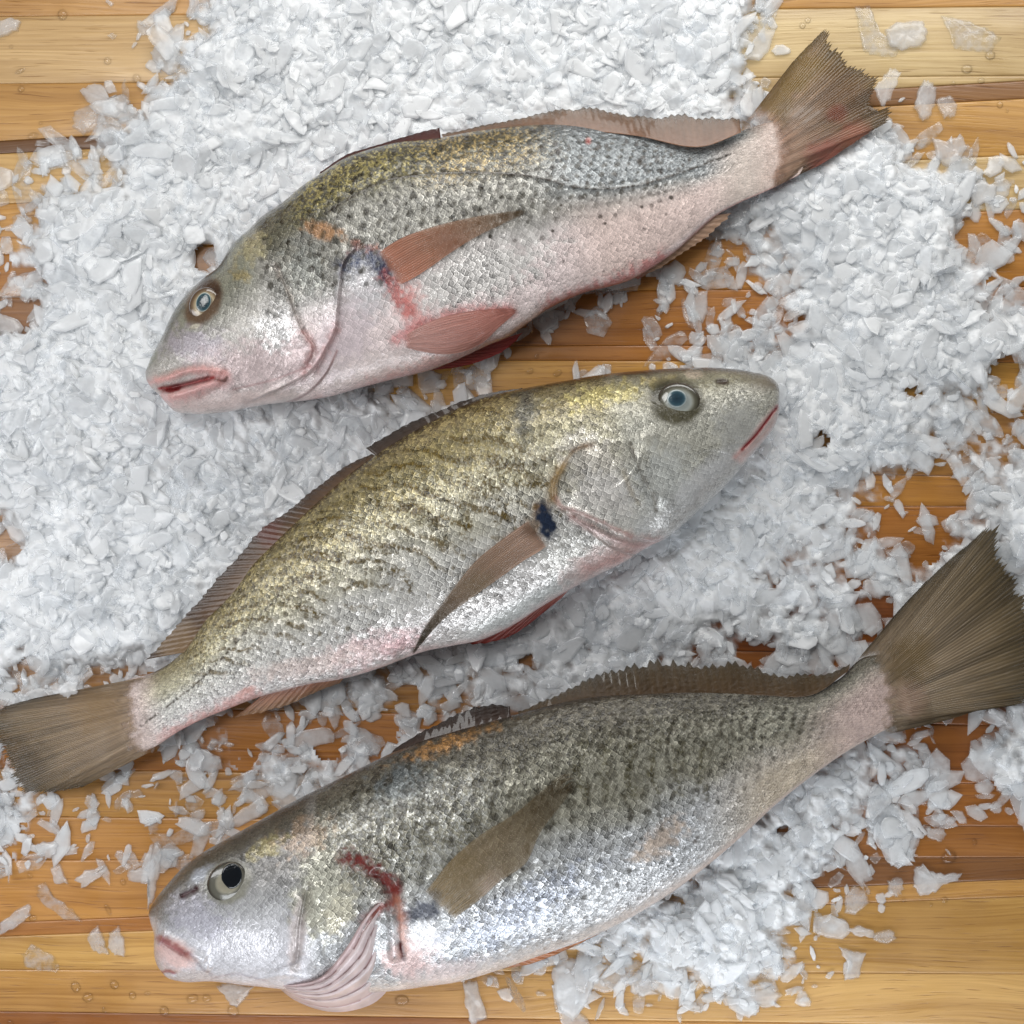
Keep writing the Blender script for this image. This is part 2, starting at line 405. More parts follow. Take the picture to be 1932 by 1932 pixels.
# ------------------------------------------------------------------ fish
class Fish:
    def __init__(self, name, dors, vent, hmax, zmid, ztail, label, scale=11.5, ns=900, nt=300, peak=0.36, hend=0.13, seed=1, endb=20):
        self.root = bpy.data.objects.new(name, None); COL.objects.link(self.root)
        self.root.empty_display_size = 0.02
        tag(self.root, label, 'fish', 'whole raw fish laid on crushed ice')
        self.seed = seed
        D = resample(dors, ns); V = resample(vent, ns)
        self.D, self.V = D, V
        s = np.linspace(0, 1, ns)
        h = np.where(s < peak, np.sqrt(np.clip(1 - (1 - s/peak)**2, 0, 1))**0.85, 1 - (1 - hend) * sm(0, 1, (s - peak)/(1 - peak))**1.0)
        h = h * hmax * np.clip((1.01 - s)/0.12, 0, 1)**0.85
        self.zm = zmid + (ztail - zmid) * sm(0.45, 1.0, s)
        nb = 36
        th = np.r_[np.linspace(0, np.pi, nt), np.pi + np.linspace(0, np.pi, nb + 2)[1:-1]]
        self.nt = nt; self.nv = len(th); self.ns = ns
        w = (1 - np.cos(th)) / 2
        P = D[:, None, :] * (1 - w)[None, :, None] + V[:, None, :] * w[None, :, None]
        sn = np.sin(th)
        prof = np.sign(sn) * np.abs(sn)**0.86
        prof = np.where(sn >= 0, prof * (1 + 0.10*np.cos(th)), prof * 0.9)
        z = self.zm[:, None] + h[:, None] * prof[None, :]
        ax = ((D[-1]+V[-1]) - (D[-60]+V[-60])); ax /= np.hypot(*ax)
        P = P + endb*(sm(.90, 1.0, s)[:, None]*np.clip(sn, 0, 1)[None, :]**.7)[..., None]*ax
        self.X = P[..., 0].copy(); self.Y = P[..., 1].copy(); self.Z = z
        self.top = np.clip(np.broadcast_to(sn, self.X.shape), 0, 1)
        self.s = np.broadcast_to(s[:, None], self.X.shape); self.t = np.broadcast_to(np.clip(th/np.pi, 0, 1)[None, :], self.X.shape)
        L = np.hypot(*np.diff((D+V)/2, axis=0).T).sum()
        dep = np.hypot(*(V-D).T); dmax = dep.max()
        self.L, self.dmax = L, dmax
        du = 1 / (0.25 + 0.75*np.clip(dep/dmax, 0.1, 1)**0.8)
        U = np.cumsum(du) / ns * L / scale
        self.U = np.broadcast_to(U[:, None], self.X.shape)
        self.W = self.t * dmax * 1.25 / scale
        sh = self.X.shape
        self.col = np.zeros(sh + (3,)); self.col[:] = lin((170, 168, 160))
        self.silver = np.zeros(sh); self.scaly = np.zeros(sh)
    def n(self, fx, fy, k, o=3): return fbm(self.X*fx, self.Y*fy, self.seed*37 + k, o)
    def paint(self, mask, rgb, silver=None, scaly=None):
        m = np.clip(mask, 0, 1)
        if rgb is not None: self.col = self.col*(1-m[..., None]) + lin(rgb)*m[..., None]
        if silver is not None: self.silver = self.silver*(1-m) + silver*m
        if scaly is not None: self.scaly = self.scaly*(1-m) + scaly*m
    def blob(self, cx, cy, rx, ry, rot=0, hard=0.5, ragged=0.35):
        a = math.radians(rot); dx = self.X-cx; dy = self.Y-cy
        u = (dx*math.cos(a)+dy*math.sin(a))/rx; v = (-dx*math.sin(a)+dy*math.cos(a))/ry
        r = np.hypot(u, v) + ragged*(self.n(.09, .09, int(cx) % 50) - .5)*2
        return 1 - sm(hard, 1.15, r)
    def line(self, poly, w, ragged=0.0):
        d, sg, p = polydist(self.X, self.Y, resample(poly, max(12, 4*len(poly))))
        if ragged: d = d + ragged*w*(self.n(.12, .12, int(poly[0][0]) % 40) - .5)*2
        return np.exp(-(d/w)**2)
    def ridge(self, poly, w, amp):
        d, sg, p = polydist(self.X, self.Y, resample(poly, max(12, 4*len(poly))))
        fade = sm(0, .08, p)*(1 - sm(.92, 1, p))
        self.Z = self.Z + amp*np.exp(-(d/w)**2)*self.top**0.3*fade
    def step(self, poly, amp, decay, side=1):
        """raise the side of the line given by its direction and let the rise die away: a plate edge"""
        d, sg, p = polydist(self.X, self.Y, resample(poly, max(16, 5*len(poly))))
        a0, a1 = np.array(poly[0], float), np.array(poly[-1], float)
        fade = sm(0, 36, np.hypot(self.X-a0[0], self.Y-a0[1]))*sm(0, 36, np.hypot(self.X-a1[0], self.Y-a1[1]))
        for a_, b_ in ((poly[0], poly[1]), (poly[-1], poly[-2])):
            tv = np.array(a_, float) - np.array(b_, float); tv /= np.hypot(*tv)
            o_ = np.clip((self.X-a_[0])*tv[0] + (self.Y-a_[1])*tv[1], 0, None)
            near_ = np.hypot(self.X-a_[0], self.Y-a_[1]) < 90
            fade = fade*np.where(near_, np.exp(-(o_/12)**2), 1)
        self.Z = self.Z + 1.8*amp*sm(-2.5, 2.5, d*sg*side)*np.exp(-d/decay)*fade*self.top**0.3
    def dots(self, pts, r, rgb, silver=0.0, amt=0.9):
        m = np.zeros(self.X.shape)
        rs = np.random.RandomState(self.seed + 99)
        for (x, y) in pts:
            rr = r*(0.65 + 0.7*rs.rand())
            i = (np.abs(self.X-x) < 3*rr) & (np.abs(self.Y-y) < 3*rr)
            d = np.hypot(self.X[i]-x, (self.Y[i]-y)*(0.8+.4*rs.rand()))
            m[i] = np.maximum(m[i], (0.5+.5*rs.rand())*(1 - sm(0.5, 1.2, d/rr)))
        self.paint(m*amt*(self.t < 0.999), rgb, silver)
    def at(self, s, t):
        i = int(s*(self.ns-1)); j = int(np.clip(t, 0, 1)*(self.nt-1)); return self.X[i, j], self.Y[i, j]
    def build(self):
        mot = .84 + .30*self.n(.045, .045, 61, 3) + .16*(self.n(.2, .2, 67, 2)-.5)
        self.col = self.col*mot[..., None]*.95
        co = world_of(self.X.ravel(), self.Y.ravel(), self.Z.ravel())
        # below the belly keep above the wood
        uv = np.stack([self.U.ravel(), self.W.ravel(), 0*self.U.ravel()], -1)
        co[:, 2] = np.maximum(co[:, 2], 3*S)
        f = gridfaces(self.ns, self.nv, True)
        # outward normals
        make_mesh('body', co, f, True, {'skin': ('FLOAT_COLOR', np.clip(self.col.reshape(-1, 3), 0, 1)), 'silver': ('FLOAT', self.silver.ravel()),
                  'scaly': ('FLOAT', self.scaly.ravel()), 'scale_uv': ('FLOAT_VECTOR', uv)}, [SKIN], self.root)
        xs = self.X[::7, :self.nt:5].ravel(); ys = self.Y[::7, :self.nt:5].ravel(); zs = self.Z[::7, :self.nt:5].ravel()
        self.kd = kdtree.KDTree(len(xs)); self.kz = zs
        for i in range(len(xs)): self.kd.insert((xs[i], ys[i], 0), i)
        self.kd.balance()
    def zat(self, x, y):
        r = self.kd.find_n((x, y, 0), 4); ws = [1/(d+.5) for _, _, d in r]
        return sum(w*self.kz[i] for w, (_, i, _) in zip(ws, r)) / sum(ws)
    def fin(self, name, base, edge, zb, ze, cb, ce, nr=34, nl=30, jag=0.03, ridge=1.6, clear=(0.05, 0.3), on_body=None, streak=0.35, blot=None, label=None, spines=None, curl=0.0, sides=None, over=False, parent=None, tipdark=None, thick=2.4):
        rs = np.random.RandomState(self.seed*13 + int(base[0][0]) % 97)
        per = 4
        m = nr*per + 1
        B = resample(base, m); E = resample(edge, m)
        k = np.arange(m); ph = (k % per)/per
        rid = 0.5 + 0.5*np.cos(2*np.pi*ph)
        jit = np.interp(k, np.arange(0, m + per, per), 1 - jag*rs.rand(len(np.arange(0, m + per, per)))**1.5*2)
        notch = (1 - rid)*jag*1.2
        ln = jit - notch
        if spines is not None: ln = ln - spines*(1 - rid)
        l = np.linspace(0, 1, nl)
        LL = l[None, :]*ln[:, None]
        P = B[:, None, :]*(1-LL[..., None]) + E[:, None, :]*LL[..., None]
        if sides is not None:      # two traced side edges from the root to the tip
            A1 = resample(sides[0], 200); A2 = resample(sides[1], 200); kk = np.linspace(0, 1, m)[:, None]
            li = np.linspace(0, 1, 200)
            P = np.stack([np.interp(LL, li, A1[:, q])*(1-kk) + np.interp(LL, li, A2[:, q])*kk for q in (0, 1)], -1)
        X, Y = P[..., 0], P[..., 1]
        if on_body is not None:
            kx = np.array([[self.zat(X[i, j], Y[i, j]) for j in range(0, nl, 3)] for i in range(0, m, 4)])
            ii = np.arange(0, m, 4); jj = np.arange(0, nl, 3)
            tmp = np.stack([np.interp(np.arange(nl), jj, r) for r in kx])
            Z = np.stack([np.interp(np.arange(m), ii, tmp[:, j]) for j in range(nl)], 1)
            Z = Z + on_body + 4*np.sin(np.pi*np.clip(LL, 0, 1)) * (0.5 + 0.5*np.sin(np.linspace(0, 3, m)))[:, None]
            Z = Z + (-on_body - 3)*(1 - sm(0.0, 0.10, LL))
        else:
            zb_ = np.interp(np.linspace(0, 1, m), np.linspace(0, 1, len(np.atleast_1d(zb))), np.atleast_1d(zb)) if np.ndim(zb) else np.full(m, float(zb))
            ze_ = np.interp(np.linspace(0, 1, m), np.linspace(0, 1, len(np.atleast_1d(ze))), np.atleast_1d(ze)) if np.ndim(ze) else np.full(m, float(ze))
            Z = zb_[:, None]*(1-LL) + ze_[:, None]*LL + curl*np.sin(np.pi*LL)
            Z = Z + 5*(fbm(X*.012, Y*.012, self.seed+5)-.5)*2*l[None, :]
        if over:
            for i in range(0, m):
                for j in range(0, int(nl*.42)):
                    (q, ii_, dd) = self.kd.find((X[i, j], Y[i, j], 0))
                    if dd < 12: Z[i, j] = max(Z[i, j], self.zat(X[i, j], Y[i, j]) + 2.5)
                for j in range(1, nl):      # the skin slopes gently off the flesh
                    Z[i, j] = max(Z[i, j], Z[i, j-1] - .30*math.hypot(X[i, j]-X[i, j-1], Y[i, j]-Y[i, j-1]))
        Z = Z + ridge*(rid-.5)[:, None]*sm(0, .2, LL)*((1-sm(.35, .9, LL)) if sides is not None else 1)
        st = rs.rand(nr + 2)
        sv = (np.interp(k/per, np.arange(nr+2), st) - .5)*2
        fine = (fbm(k[:, None]*0.9 + 0*LL, LL*7, self.seed+17) - .5)*2
        g = LL[..., None]
        c = lin(cb)*(1-g) + lin(ce)*g
        if tipdark is not None:
            c = c*(1 - (sm(0.72, 1.0, LL)*tipdark)[..., None])
        c = c*(1 + streak*((1-.75*g) if sides is not None else 1)*(0.55*sv[:, None, None] + 0.7*fine[..., None] - 0.55*(1-rid)[:, None, None] + .2))
        for (cx, cy, r, rgb, a) in (blot or []):
            d = np.hypot(X-cx, Y-cy)/r + (fbm(X*.05, Y*.05, 3)-.5)*.8
            w = (a*(1 - sm(.3, 1.1, d)))[..., None]
            c = c*(1-w) + lin(rgb)*w
        raylen = np.hypot(*(P[:, -1] - P[:, 0]).T)[:, None]
        root = (1 - sm(*((18, 62) if over else (2, 36)), LL*raylen + (34 if over else 12)*(fbm(X*.09, Y*.09, 9)-.5)))*.97 if (on_body is not None or over) else 0
        al = np.clip(root + clear[0] + (clear[1]-clear[0])*LL + 0.10*(1-rid)[:, None]*LL, 0, 1)
        top = world_of(X.ravel(), Y.ravel(), Z.ravel() + thick/2); bot = world_of(X.ravel(), Y.ravel(), Z.ravel() - thick/2)
        top[:, 2] = np.maximum(top[:, 2], 3*S); bot[:, 2] = np.maximum(bot[:, 2], 1*S)
        f = gridfaces(m, nl); n0 = m*nl
        rim = np.r_[np.arange(nl), np.arange(1, m)*nl + nl-1, (m-1)*nl + np.arange(nl-2, -1, -1), np.arange(m-2, 0, -1)*nl]
        rn = np.roll(rim, -1)
        side = np.stack([rim, rn, rn + n0, rim + n0], -1)
        faces = np.concatenate([f, f[:, ::-1] + n0, side])
        uv = np.stack([np.broadcast_to(k[:, None]*.35, X.shape).ravel(), (LL*9).ravel(), 0*X.ravel()], -1)
        c2 = np.clip(np.concatenate([c.reshape(-1, 3)]*2), 0.002, 1)
        o = make_mesh(name, np.concatenate([top, bot]), faces, True, {'skin': ('FLOAT_COLOR', c2), 'clear': ('FLOAT', np.r_[al.ravel(), al.ravel()]),
                  'scale_uv': ('FLOAT_VECTOR', np.concatenate([uv, uv]))}, [FIN], parent or self.root)
        if label: o['label'] = label
        return o
    def dome(self, name, cx, cy, rx, ry, rot, z0, height, stops, mat, parent, n=18, na=48, noise=0.10, sd=0):
        a = np.linspace(0, 2*np.pi, na, endpoint=False); r = np.linspace(0, 1, n)
        A, R = np.meshgrid(a, r); R = R.T; A = A.T    # (na, n)
        ca, sa = math.cos(math.radians(rot)), math.sin(math.radians(rot))
        u = R*np.cos(A)*rx; v = R*np.sin(A)*ry
        X = cx + u*ca - v*sa; Y = cy + u*sa + v*ca
        Z = z0 + height*np.sqrt(np.clip(1 - R**2*0.985, 0, 1)) - (R > .99)*4
        pos = [p for p, _ in stops]; cc = np.array([lin(c) for _, c in stops])
        nz = 1 + noise*2*(fbm(A*4, R*5, 5+sd)-.5)
        c = np.stack([np.interp(R, pos, cc[:, q]) for q in range(3)], -1)*nz[..., None]
        f = gridfaces(na, n)
        f = np.concatenate([f, np.stack([(na-1)*n + np.arange(n-1), (na-1)*n + np.arange(1, n), np.arange(1, n), np.arange(n-1)], -1)])
        return make_mesh(name, world_of(X.ravel(), Y.ravel(), Z.ravel()), f, True, {'skin': ('FLOAT_COLOR', np.clip(c.reshape(-1, 3), 0, 1))}, [mat], parent)
    def eye(self, cx, cy, rx, ry, rot, iris, pc, prx, pry, prot, pupil, bulge=9, zoff=0):
        z = self.zat(cx, cy) + zoff
        e = self.dome('eye', cx, cy, rx, ry, rot, z-3, bulge, iris, EYE, self.root)
        self.dome('pupil', pc[0], pc[1], prx, pry, prot, z - 3 + bulge*0.82, bulge*.30, pupil, PUPIL, e, n=12, na=40, noise=.25, sd=4)
        return e

def rows_of_dots(F, s0, s1, t0, t1, ns_, nt_, slope, jit, keep=0.85, seed=3):
    rs = np.random.RandomState(seed); pts = []
    for a in np.linspace(s0, s1, ns_):
        for b in np.linspace(t0, t1, nt_):
            if rs.rand() > keep: continue
            s = a + slope*(b-t0) + rs.randn()*jit*.35; t = b + rs.randn()*jit
            if 0.02 < s < .98 and 0.02 < t < .98: pts.append(F.at(s, t))
    return pts

# ---------------- upper fish
D1 = [(274,702),(286,672),(303,640),(327,589),(348,559),(381,527),(410,505),(440,459),(470,432),(493,409),(532,382),(572,349),(611,323),(647,300),(695,282),(741,270),(827,260),(880,250),(928,243),(985,237),(1047,234),(1119,238),(1198,247),(1257,255),(1326,268),(1361,262),(1395,249),(1430,236),(1460,230),(1502,236)]
V1 = [(274,702),(276,716),(284,730),(300,745),(313,760),(330,776),(363,781),(416,779),(460,771),(505,763),(565,757),(624,748),(683,731),(742,716),(810,699),(869,676),(920,652),(958,636),(993,612),(1040,580),(1076,563),(1107,551),(1150,541),(1188,529),(1230,505),(1270,478),(1310,443),(1350,408),(1395,383),(1447,360),(1499,334)]
F1 = Fish('fish', D1, V1, 98, 108, 66, 'pink bellied silver fish with reddish fins, the uppermost on the ice', scale=10.5, seed=1)
def paint1(F):
    X, Y, s, t = F.X, F.Y, F.s, F.t
    n1 = F.n(.012, .02, 1); n2 = F.n(.05, .05, 2); n3 = F.n(.27, .27, 3, 2)
    body = sm(.20, .27, s)
    F.paint(np.ones_like(s), (196, 192, 190), .25, .35)
    # belly to back
    F.paint(body*sm(.50, .64, t + .10*(n1-.5)), (242, 226, 224), .20, .6)
    F.paint(body*sm(.85, .98, t + .1*(n2-.5)), (204, 172, 168), .15, .35)
    F.paint(body*(1-sm(.42, .58, t + .12*(n1-.5))), (160, 158, 150), .45, 1.0)
    F.paint(body*(1-sm(.22, .38, t + .14*(n1-.5))), (106, 103, 88), .42, 1.0)
    F.paint(body*(1-sm(.08, .20, t + .08*(n2-.5))), (84, 78, 58), .3, .9)
    F.paint(sm(.28, .34, s)*(1-sm(.46, .54, s))*(1-sm(.20, .30, t))*sm(.42, .62, n3)*.9, (176, 164, 108), .6)
    F.paint(sm(.46, .52, s)*(1-sm(.62, .72, s))*(1-sm(.26, .36, t))*sm(.45, .62, n3)*.7, (188, 164, 110), .45)
    F.paint(sm(.60, .70, s)*(1-sm(.90, .97, s))*(1-sm(.40, .52, t))*.7, (146, 154, 160), .55, 1.0)
    F.paint(sm(.62, .72, s)*sm(.44, .58, t)*(1-sm(.80, .9, t))*.7, (226, 202, 192), .18, .45)
    F.paint(sm(.86, .93, s)*sm(.15, .35, t), (214, 200, 190), .1, .3)
    F.paint(sm(.92, .97, s), (214, 194, 184), .08, .25)
    F.paint(sm(.70, .95, s)*sm(.86, .97, t)*.85, (204, 150, 144), .05, .3)
    # bright silver panel below the pectoral fin
    F.paint(F.blob(900, 520, 170, 62, -22, .4, .5), (240, 236, 232), .6, .9)
    F.paint(F.blob(690, 540, 60, 70, 0, .3, .5)*.9, (224, 222, 224), .55, .3)
    # head
    head = 1 - sm(.215, .255, s)
    F.paint(head, (190, 186, 180), .35, .5)
    F.paint(head*(1-sm(.25, .5, t + .1*(n1-.5))), (146, 146, 130), .35, .6)
    F.paint(head*(1-sm(.05, .16, t)), (70, 70, 52), .2, .3)
    F.paint(F.blob(365, 650, 80, 45, 12, .3, .5)*.85, (176, 168, 176), .2, .3)
    F.paint(F.blob(500, 690, 200, 70, -12, .3, .4)*.85, (212, 192, 192), .2, .25)
    F.paint(F.blob(430, 760, 170, 26, -6, .3, .3), (216, 198, 194), .1, .1)
    F.paint(F.blob(520, 625, 48, 42, 0, .3, .7), (228, 226, 224), .75, .6)
    F.paint(F.blob(575, 505, 48, 55, 0, .3, .8)*.75, (150, 152, 146), .6, .7)
    F.paint(F.blob(650, 640, 60, 110, 20, .3, .4)*.8, (226, 212, 216), .2, .12)
    F.paint(F.blob(720, 690, 140, 40, -14, .3, .5)*.7, (218, 204, 200), .1, .08)
    F.paint(F.blob(476, 470, 40, 26, -40, .2, .8)*.7, (188, 178, 136), .6, .9)
    F.paint(F.blob(455, 520, 22, 18, 0, .2, .8)*.6, (160, 140, 84), .3, .7)
    F.paint(F.blob(612, 436, 48, 18, 12, .3, .6)*.85, (172, 128, 88), .2, .6)
    F.paint(F.blob(688, 470, 40, 16, 10, .3, .7)*.7, (160, 92, 70), .1, .6)
    F.paint(F.line([(655,505),(690,486),(726,510)], 18, .8), (62, 70, 96), .08, .4)
    F.paint(F.line([(716,488),(722,510),(728,530)], 9, .6), (40, 46, 70), .1, .1)
    F.paint(F.line([(730,525),(742,548),(770,585)], 14, 1.4)*.75, (176, 84, 78), .1, .5)
    F.paint(F.line([(770,560),(790,620)], 22, 1.2)*.5, (216, 120, 112), .1, .2)
    F.paint(F.line([(750,640),(840,600),(960,585)], 13, 1.0)*.6, (206, 110, 108), .05, .15)
    F.paint(F.line([(1040,575),(1150,538),(1250,490)], 14, 1.0)*.8, (200, 120, 116), .05, .3)
    F.paint(F.line([(700,735),(820,690),(900,665)], 20, 1.0)*.55, (212, 150, 142), .05, .1)
    # rows of dots
    sa = np.sin(F.U*2.4 + F.W*1.0 + 3.2*(F.n(.02, .02, 71)-.5)); sb = np.sin(F.W*3.0 + 3.0*(F.n(.02, .02, 77)-.5))
    spot = sm(.35, .95, .62*sa + .45*sb + .9*(F.n(.06, .06, 79)-.5))*sm(.10, .2, t)*(1-sm(.46, .58, t))*sm(.26, .33, s)*(1-sm(.80, .9, s))
    F.paint(spot*.7, (60, 54, 40), .05)
    F.dots(rows_of_dots(F, .27, .66, .10, .50, 30, 8, -.10, .022, .75, 3), 5.6, (44, 38, 26))
    F.dots(rows_of_dots(F, .62, .84, .22, .56, 16, 7, -.08, .03, .6, 4), 4.8, (60, 52, 44))
    F.dots([(1110,266)], 7, (190, 120, 110)); F.dots([(1110,267)], 3, (150, 50, 46))
    F.dots([(1063,493),(1170,548),(930,470),(1139,512),(1020,452),(1216,432)], 3.2, (40, 34, 30))
    # lateral line
    ll = [(610,405),(650,380),(690,357),(738,338),(800,330),(870,326),(960,328),(1030,338),(1080,352),(1150,356),(1230,343),(1300,320),(1380,290)]
    F.paint(F.line(ll, 2.6)*(.35+.65*sm(.35, .6, n3)), (62, 54, 46), .1)
    F.ridge(ll, 4, 1.5)
    # gill cover, cheek, mouth
    pre = [(520,500),(540,545),(560,600),(572,628),(590,655),(578,690),(572,705)]
    F.step(pre, 7, 26, 1)
    F.paint(F.line(pre, 6.0, 1.2)*.45, (120, 104, 96)); F.paint(F.line(pre[3:], 7, 1.2)*.5, (176, 110, 108))
    op = [(676,466),(652,490),(643,532),(638,580),(634,618),(617,655),(593,695),(545,725),(465,760)]
    F.step(op, 11, 34, 1)
    F.paint(F.line(op, 3.4, 1.4)*.3, (140, 110, 102)); F.paint(F.line(op[4:7], 9, 1)*.5, (190, 130, 126))
    op2 = [(636,662),(618,700),(575,745),(520,766),(455,776)]
    F.step(op2, 6, 24, 1); F.paint(F.line(op2, 2.6)*.7, (150, 104, 100))
    F.ridge([(590,660),(575,715),(520,742),(440,764)], 9, 4)
    lipu = [(282,722),(320,712),(352,700),(394,698),(424,705)]
    lipl = [(309,752),(345,745),(385,730),(418,716)]
    F.ridge(lipu, 8, 10); F.ridge(lipl, 10, 11)
    F.paint(F.line(lipu, 8, .4)*.85, (218, 158, 152), .0, .1); F.paint(F.line(lipl, 15, .4)*.85, (220, 164, 160), .0, .1)
    slit = [(300,733),(322,731),(360,723),(404,712)]
    F.ridge(slit, 5, -12); F.paint(F.line(slit, 4.0)*.95, (150, 40, 40), 0, 0)
    F.paint(F.blob(326, 734, 26, 8, -14, .5, .2), (112, 18, 20), 0, 0)
    F.paint(F.line([(408,716),(424,718),(428,712)], 4, .8)*.9, (86, 52, 44), 0)
    F.paint(F.line([(440,735),(520,715),(585,690)], 2.4)*.4, (170, 120, 120))
    # eye socket
    F.paint(F.blob(383, 572, 33, 50, 32, .72, .12), (104, 84, 66), .1, .1)
    F.paint(F.blob(395, 545, 30, 26, 32, .5, .2)*.9, (66, 46, 34), .1, .1)
    F.paint(F.line([(310,640),(330,600),(345,580)], 6)*.7, (70, 66, 44))
    F.paint(F.blob(368, 616, 12, 5, -20, .5, .2)*.8, (212, 204, 186))
paint1(F1); F1.build()
F1.eye(386, 574, 28, 33, 28, [(0, (120,110,96)), (.50, (120,104,84)), (.58, (186,172,144)), (.68, (160,142,112)), (.80, (112,92,70)), (1, (70,52,40))],
       (384, 570), 15, 20, 20, [(0, (20,32,38)), (.5, (32,52,60)), (.82, (60,86,94)), (.9, (190,198,190)), (1, (160,156,140))])
F1.fin('spiny_dorsal_fin', [(600,336),(650,304),(720,280),(778,270),(832,262)], [(604,324),(648,294),(716,272),(780,252),(829,240)], 108, 100, (96,44,34), (70,24,20), nr=16, jag=.05, ridge=.6, streak=.15, clear=(0,.1), label='dark red folded spiny fin')
F1.fin('soft_dorsal_fin', [(838,268),(928,252),(1047,244),(1198,256),(1330,276),(1398,250)], [(833,252),(898,238),(958,225),(1017,213),(1070,203),(1135,203),(1190,215),(1240,218),(1291,213),(1343,219),(1395,221)], 104, 88, (150,112,88), (118,92,66), nr=44, jag=.06, ridge=.5, streak=.16, clear=(.05,.32), tipdark=.35)
F1.fin('pectoral_fin', [(700,488),(712,505),(726,525),(738,543)], [(993,396),(995,398),(993,402),(988,406)], 0, 0, (206,138,112), (164,138,100), nr=18, nl=40, jag=.02, ridge=1.2, on_body=3, sides=([(700,490),(721,472),(756,450),(810,430),(854,418),(913,406),(964,399),(995,396)],[(738,543),(752,538),(775,527),(810,505),(854,474),(898,447),(958,418),(996,400)]), clear=(.32,.80), streak=.25, blot=[(700,500,28,(70,78,104),.9),(728,545,20,(206,84,80),.8),(850,460,40,(178,120,90),.5)], label='pinkish tan pectoral fin with a dark blue base')
F1.fin('pelvic_fin', [(768,630),(775,618),(800,606),(824,598)], [(972,584),(974,584),(975,585),(975,586)], 0, 0, (216,172,162), (204,134,118), nr=16, jag=.02, ridge=.7, on_body=3, sides=([(752,640),(800,612),(836,598),(898,586),(945,582),(978,582)],[(752,652),(800,664),(850,668),(905,650),(948,612),(979,585)]), clear=(.05,.30), streak=.12)
F1.fin('pelvic_fin', [(790,700),(820,688),(860,672),(885,660)], [(812,699),(870,692),(924,676),(966,652),(991,626)], 66, 58, (208,120,112), (178,66,62), nr=10, jag=.02, ridge=2, clear=(0,.1), streak=.25)
F1.fin('anal_fin', [(1190,522),(1222,486),(1271,442),(1309,412)], [(1205,527),(1243,508),(1300,472),(1343,446),(1371,418),(1386,401)], [84,84,78,74], [66,62,58,58], (222,190,170), (206,170,140), nr=14, jag=.05, ridge=2, clear=(.05,.3), streak=.2, blot=[(1196,522,40,(200,80,84),.7)])
F1.fin('tail_fin', over=True, base=[(1392,250),(1420,250),(1440,266),(1446,290),(1442,322),(1430,368)], edge=[(1500,111),(1533,76),(1565,52),(1570,80),(1592,95),(1610,120),(1640,131),(1660,140),(1654,165),(1646,190),(1660,205),(1684,200),(1680,226),(1654,243),(1603,277),(1556,307)], zb=[70,70,70,70,66,60], ze=[60,56,52,50,48,48,48,46,46,44,44,42,42,44,46,50,56], cb=(206,172,150), ce=(112,88,44), nr=80, nl=44, jag=.028, ridge=1.3, clear=(.0,.26), streak=.5, tipdark=.35,
       blot=[(1500,130,70,(140,112,48),.75),(1470,190,50,(140,112,52),.8),(1590,185,70,(112,80,48),.6),(1580,215,24,(150,76,56),.6),(1510,215,45,(150,130,112),.6),(1560,295,55,(186,112,96),.75),(1620,265,40,(190,120,96),.7)], label='olive brown tail fin with a ragged red lower edge')

# ---------------- middle fish
D2 = [(1471,742),(1470,732),(1464,720),(1452,711),(1420,702),(1356,694),(1292,694),(1227,698),(1147,705),(1067,718),(987,733),(906,752),(860,772),(814,795),(766,822),(721,850),(670,886),(615,932),(557,984),(509,1030),(477,1062),(443,1109),(415,1140),(390,1164),(345,1229),(311,1257),(277,1273),(248,1280),(226,1288)]
V2 = [(1471,742),(1470,760),(1470,778),(1464,798),(1433,842),(1401,880),(1372,914),(1340,945),(1292,988),(1257,1016),(1227,1030),(1179,1060),(1131,1084),(1080,1110),(1020,1146),(960,1184),(905,1208),(856,1218),(798,1230),(759,1244),(721,1259),(670,1275),(630,1284),(588,1290),(540,1302),(484,1317),(432,1337),(380,1358),(339,1379),(294,1408),(262,1423)]
F2 = Fish('fish', D2, V2, 112, 116, 62, 'golden olive fish facing right with dark head top, between the other two fish', scale=11.0, seed=2)
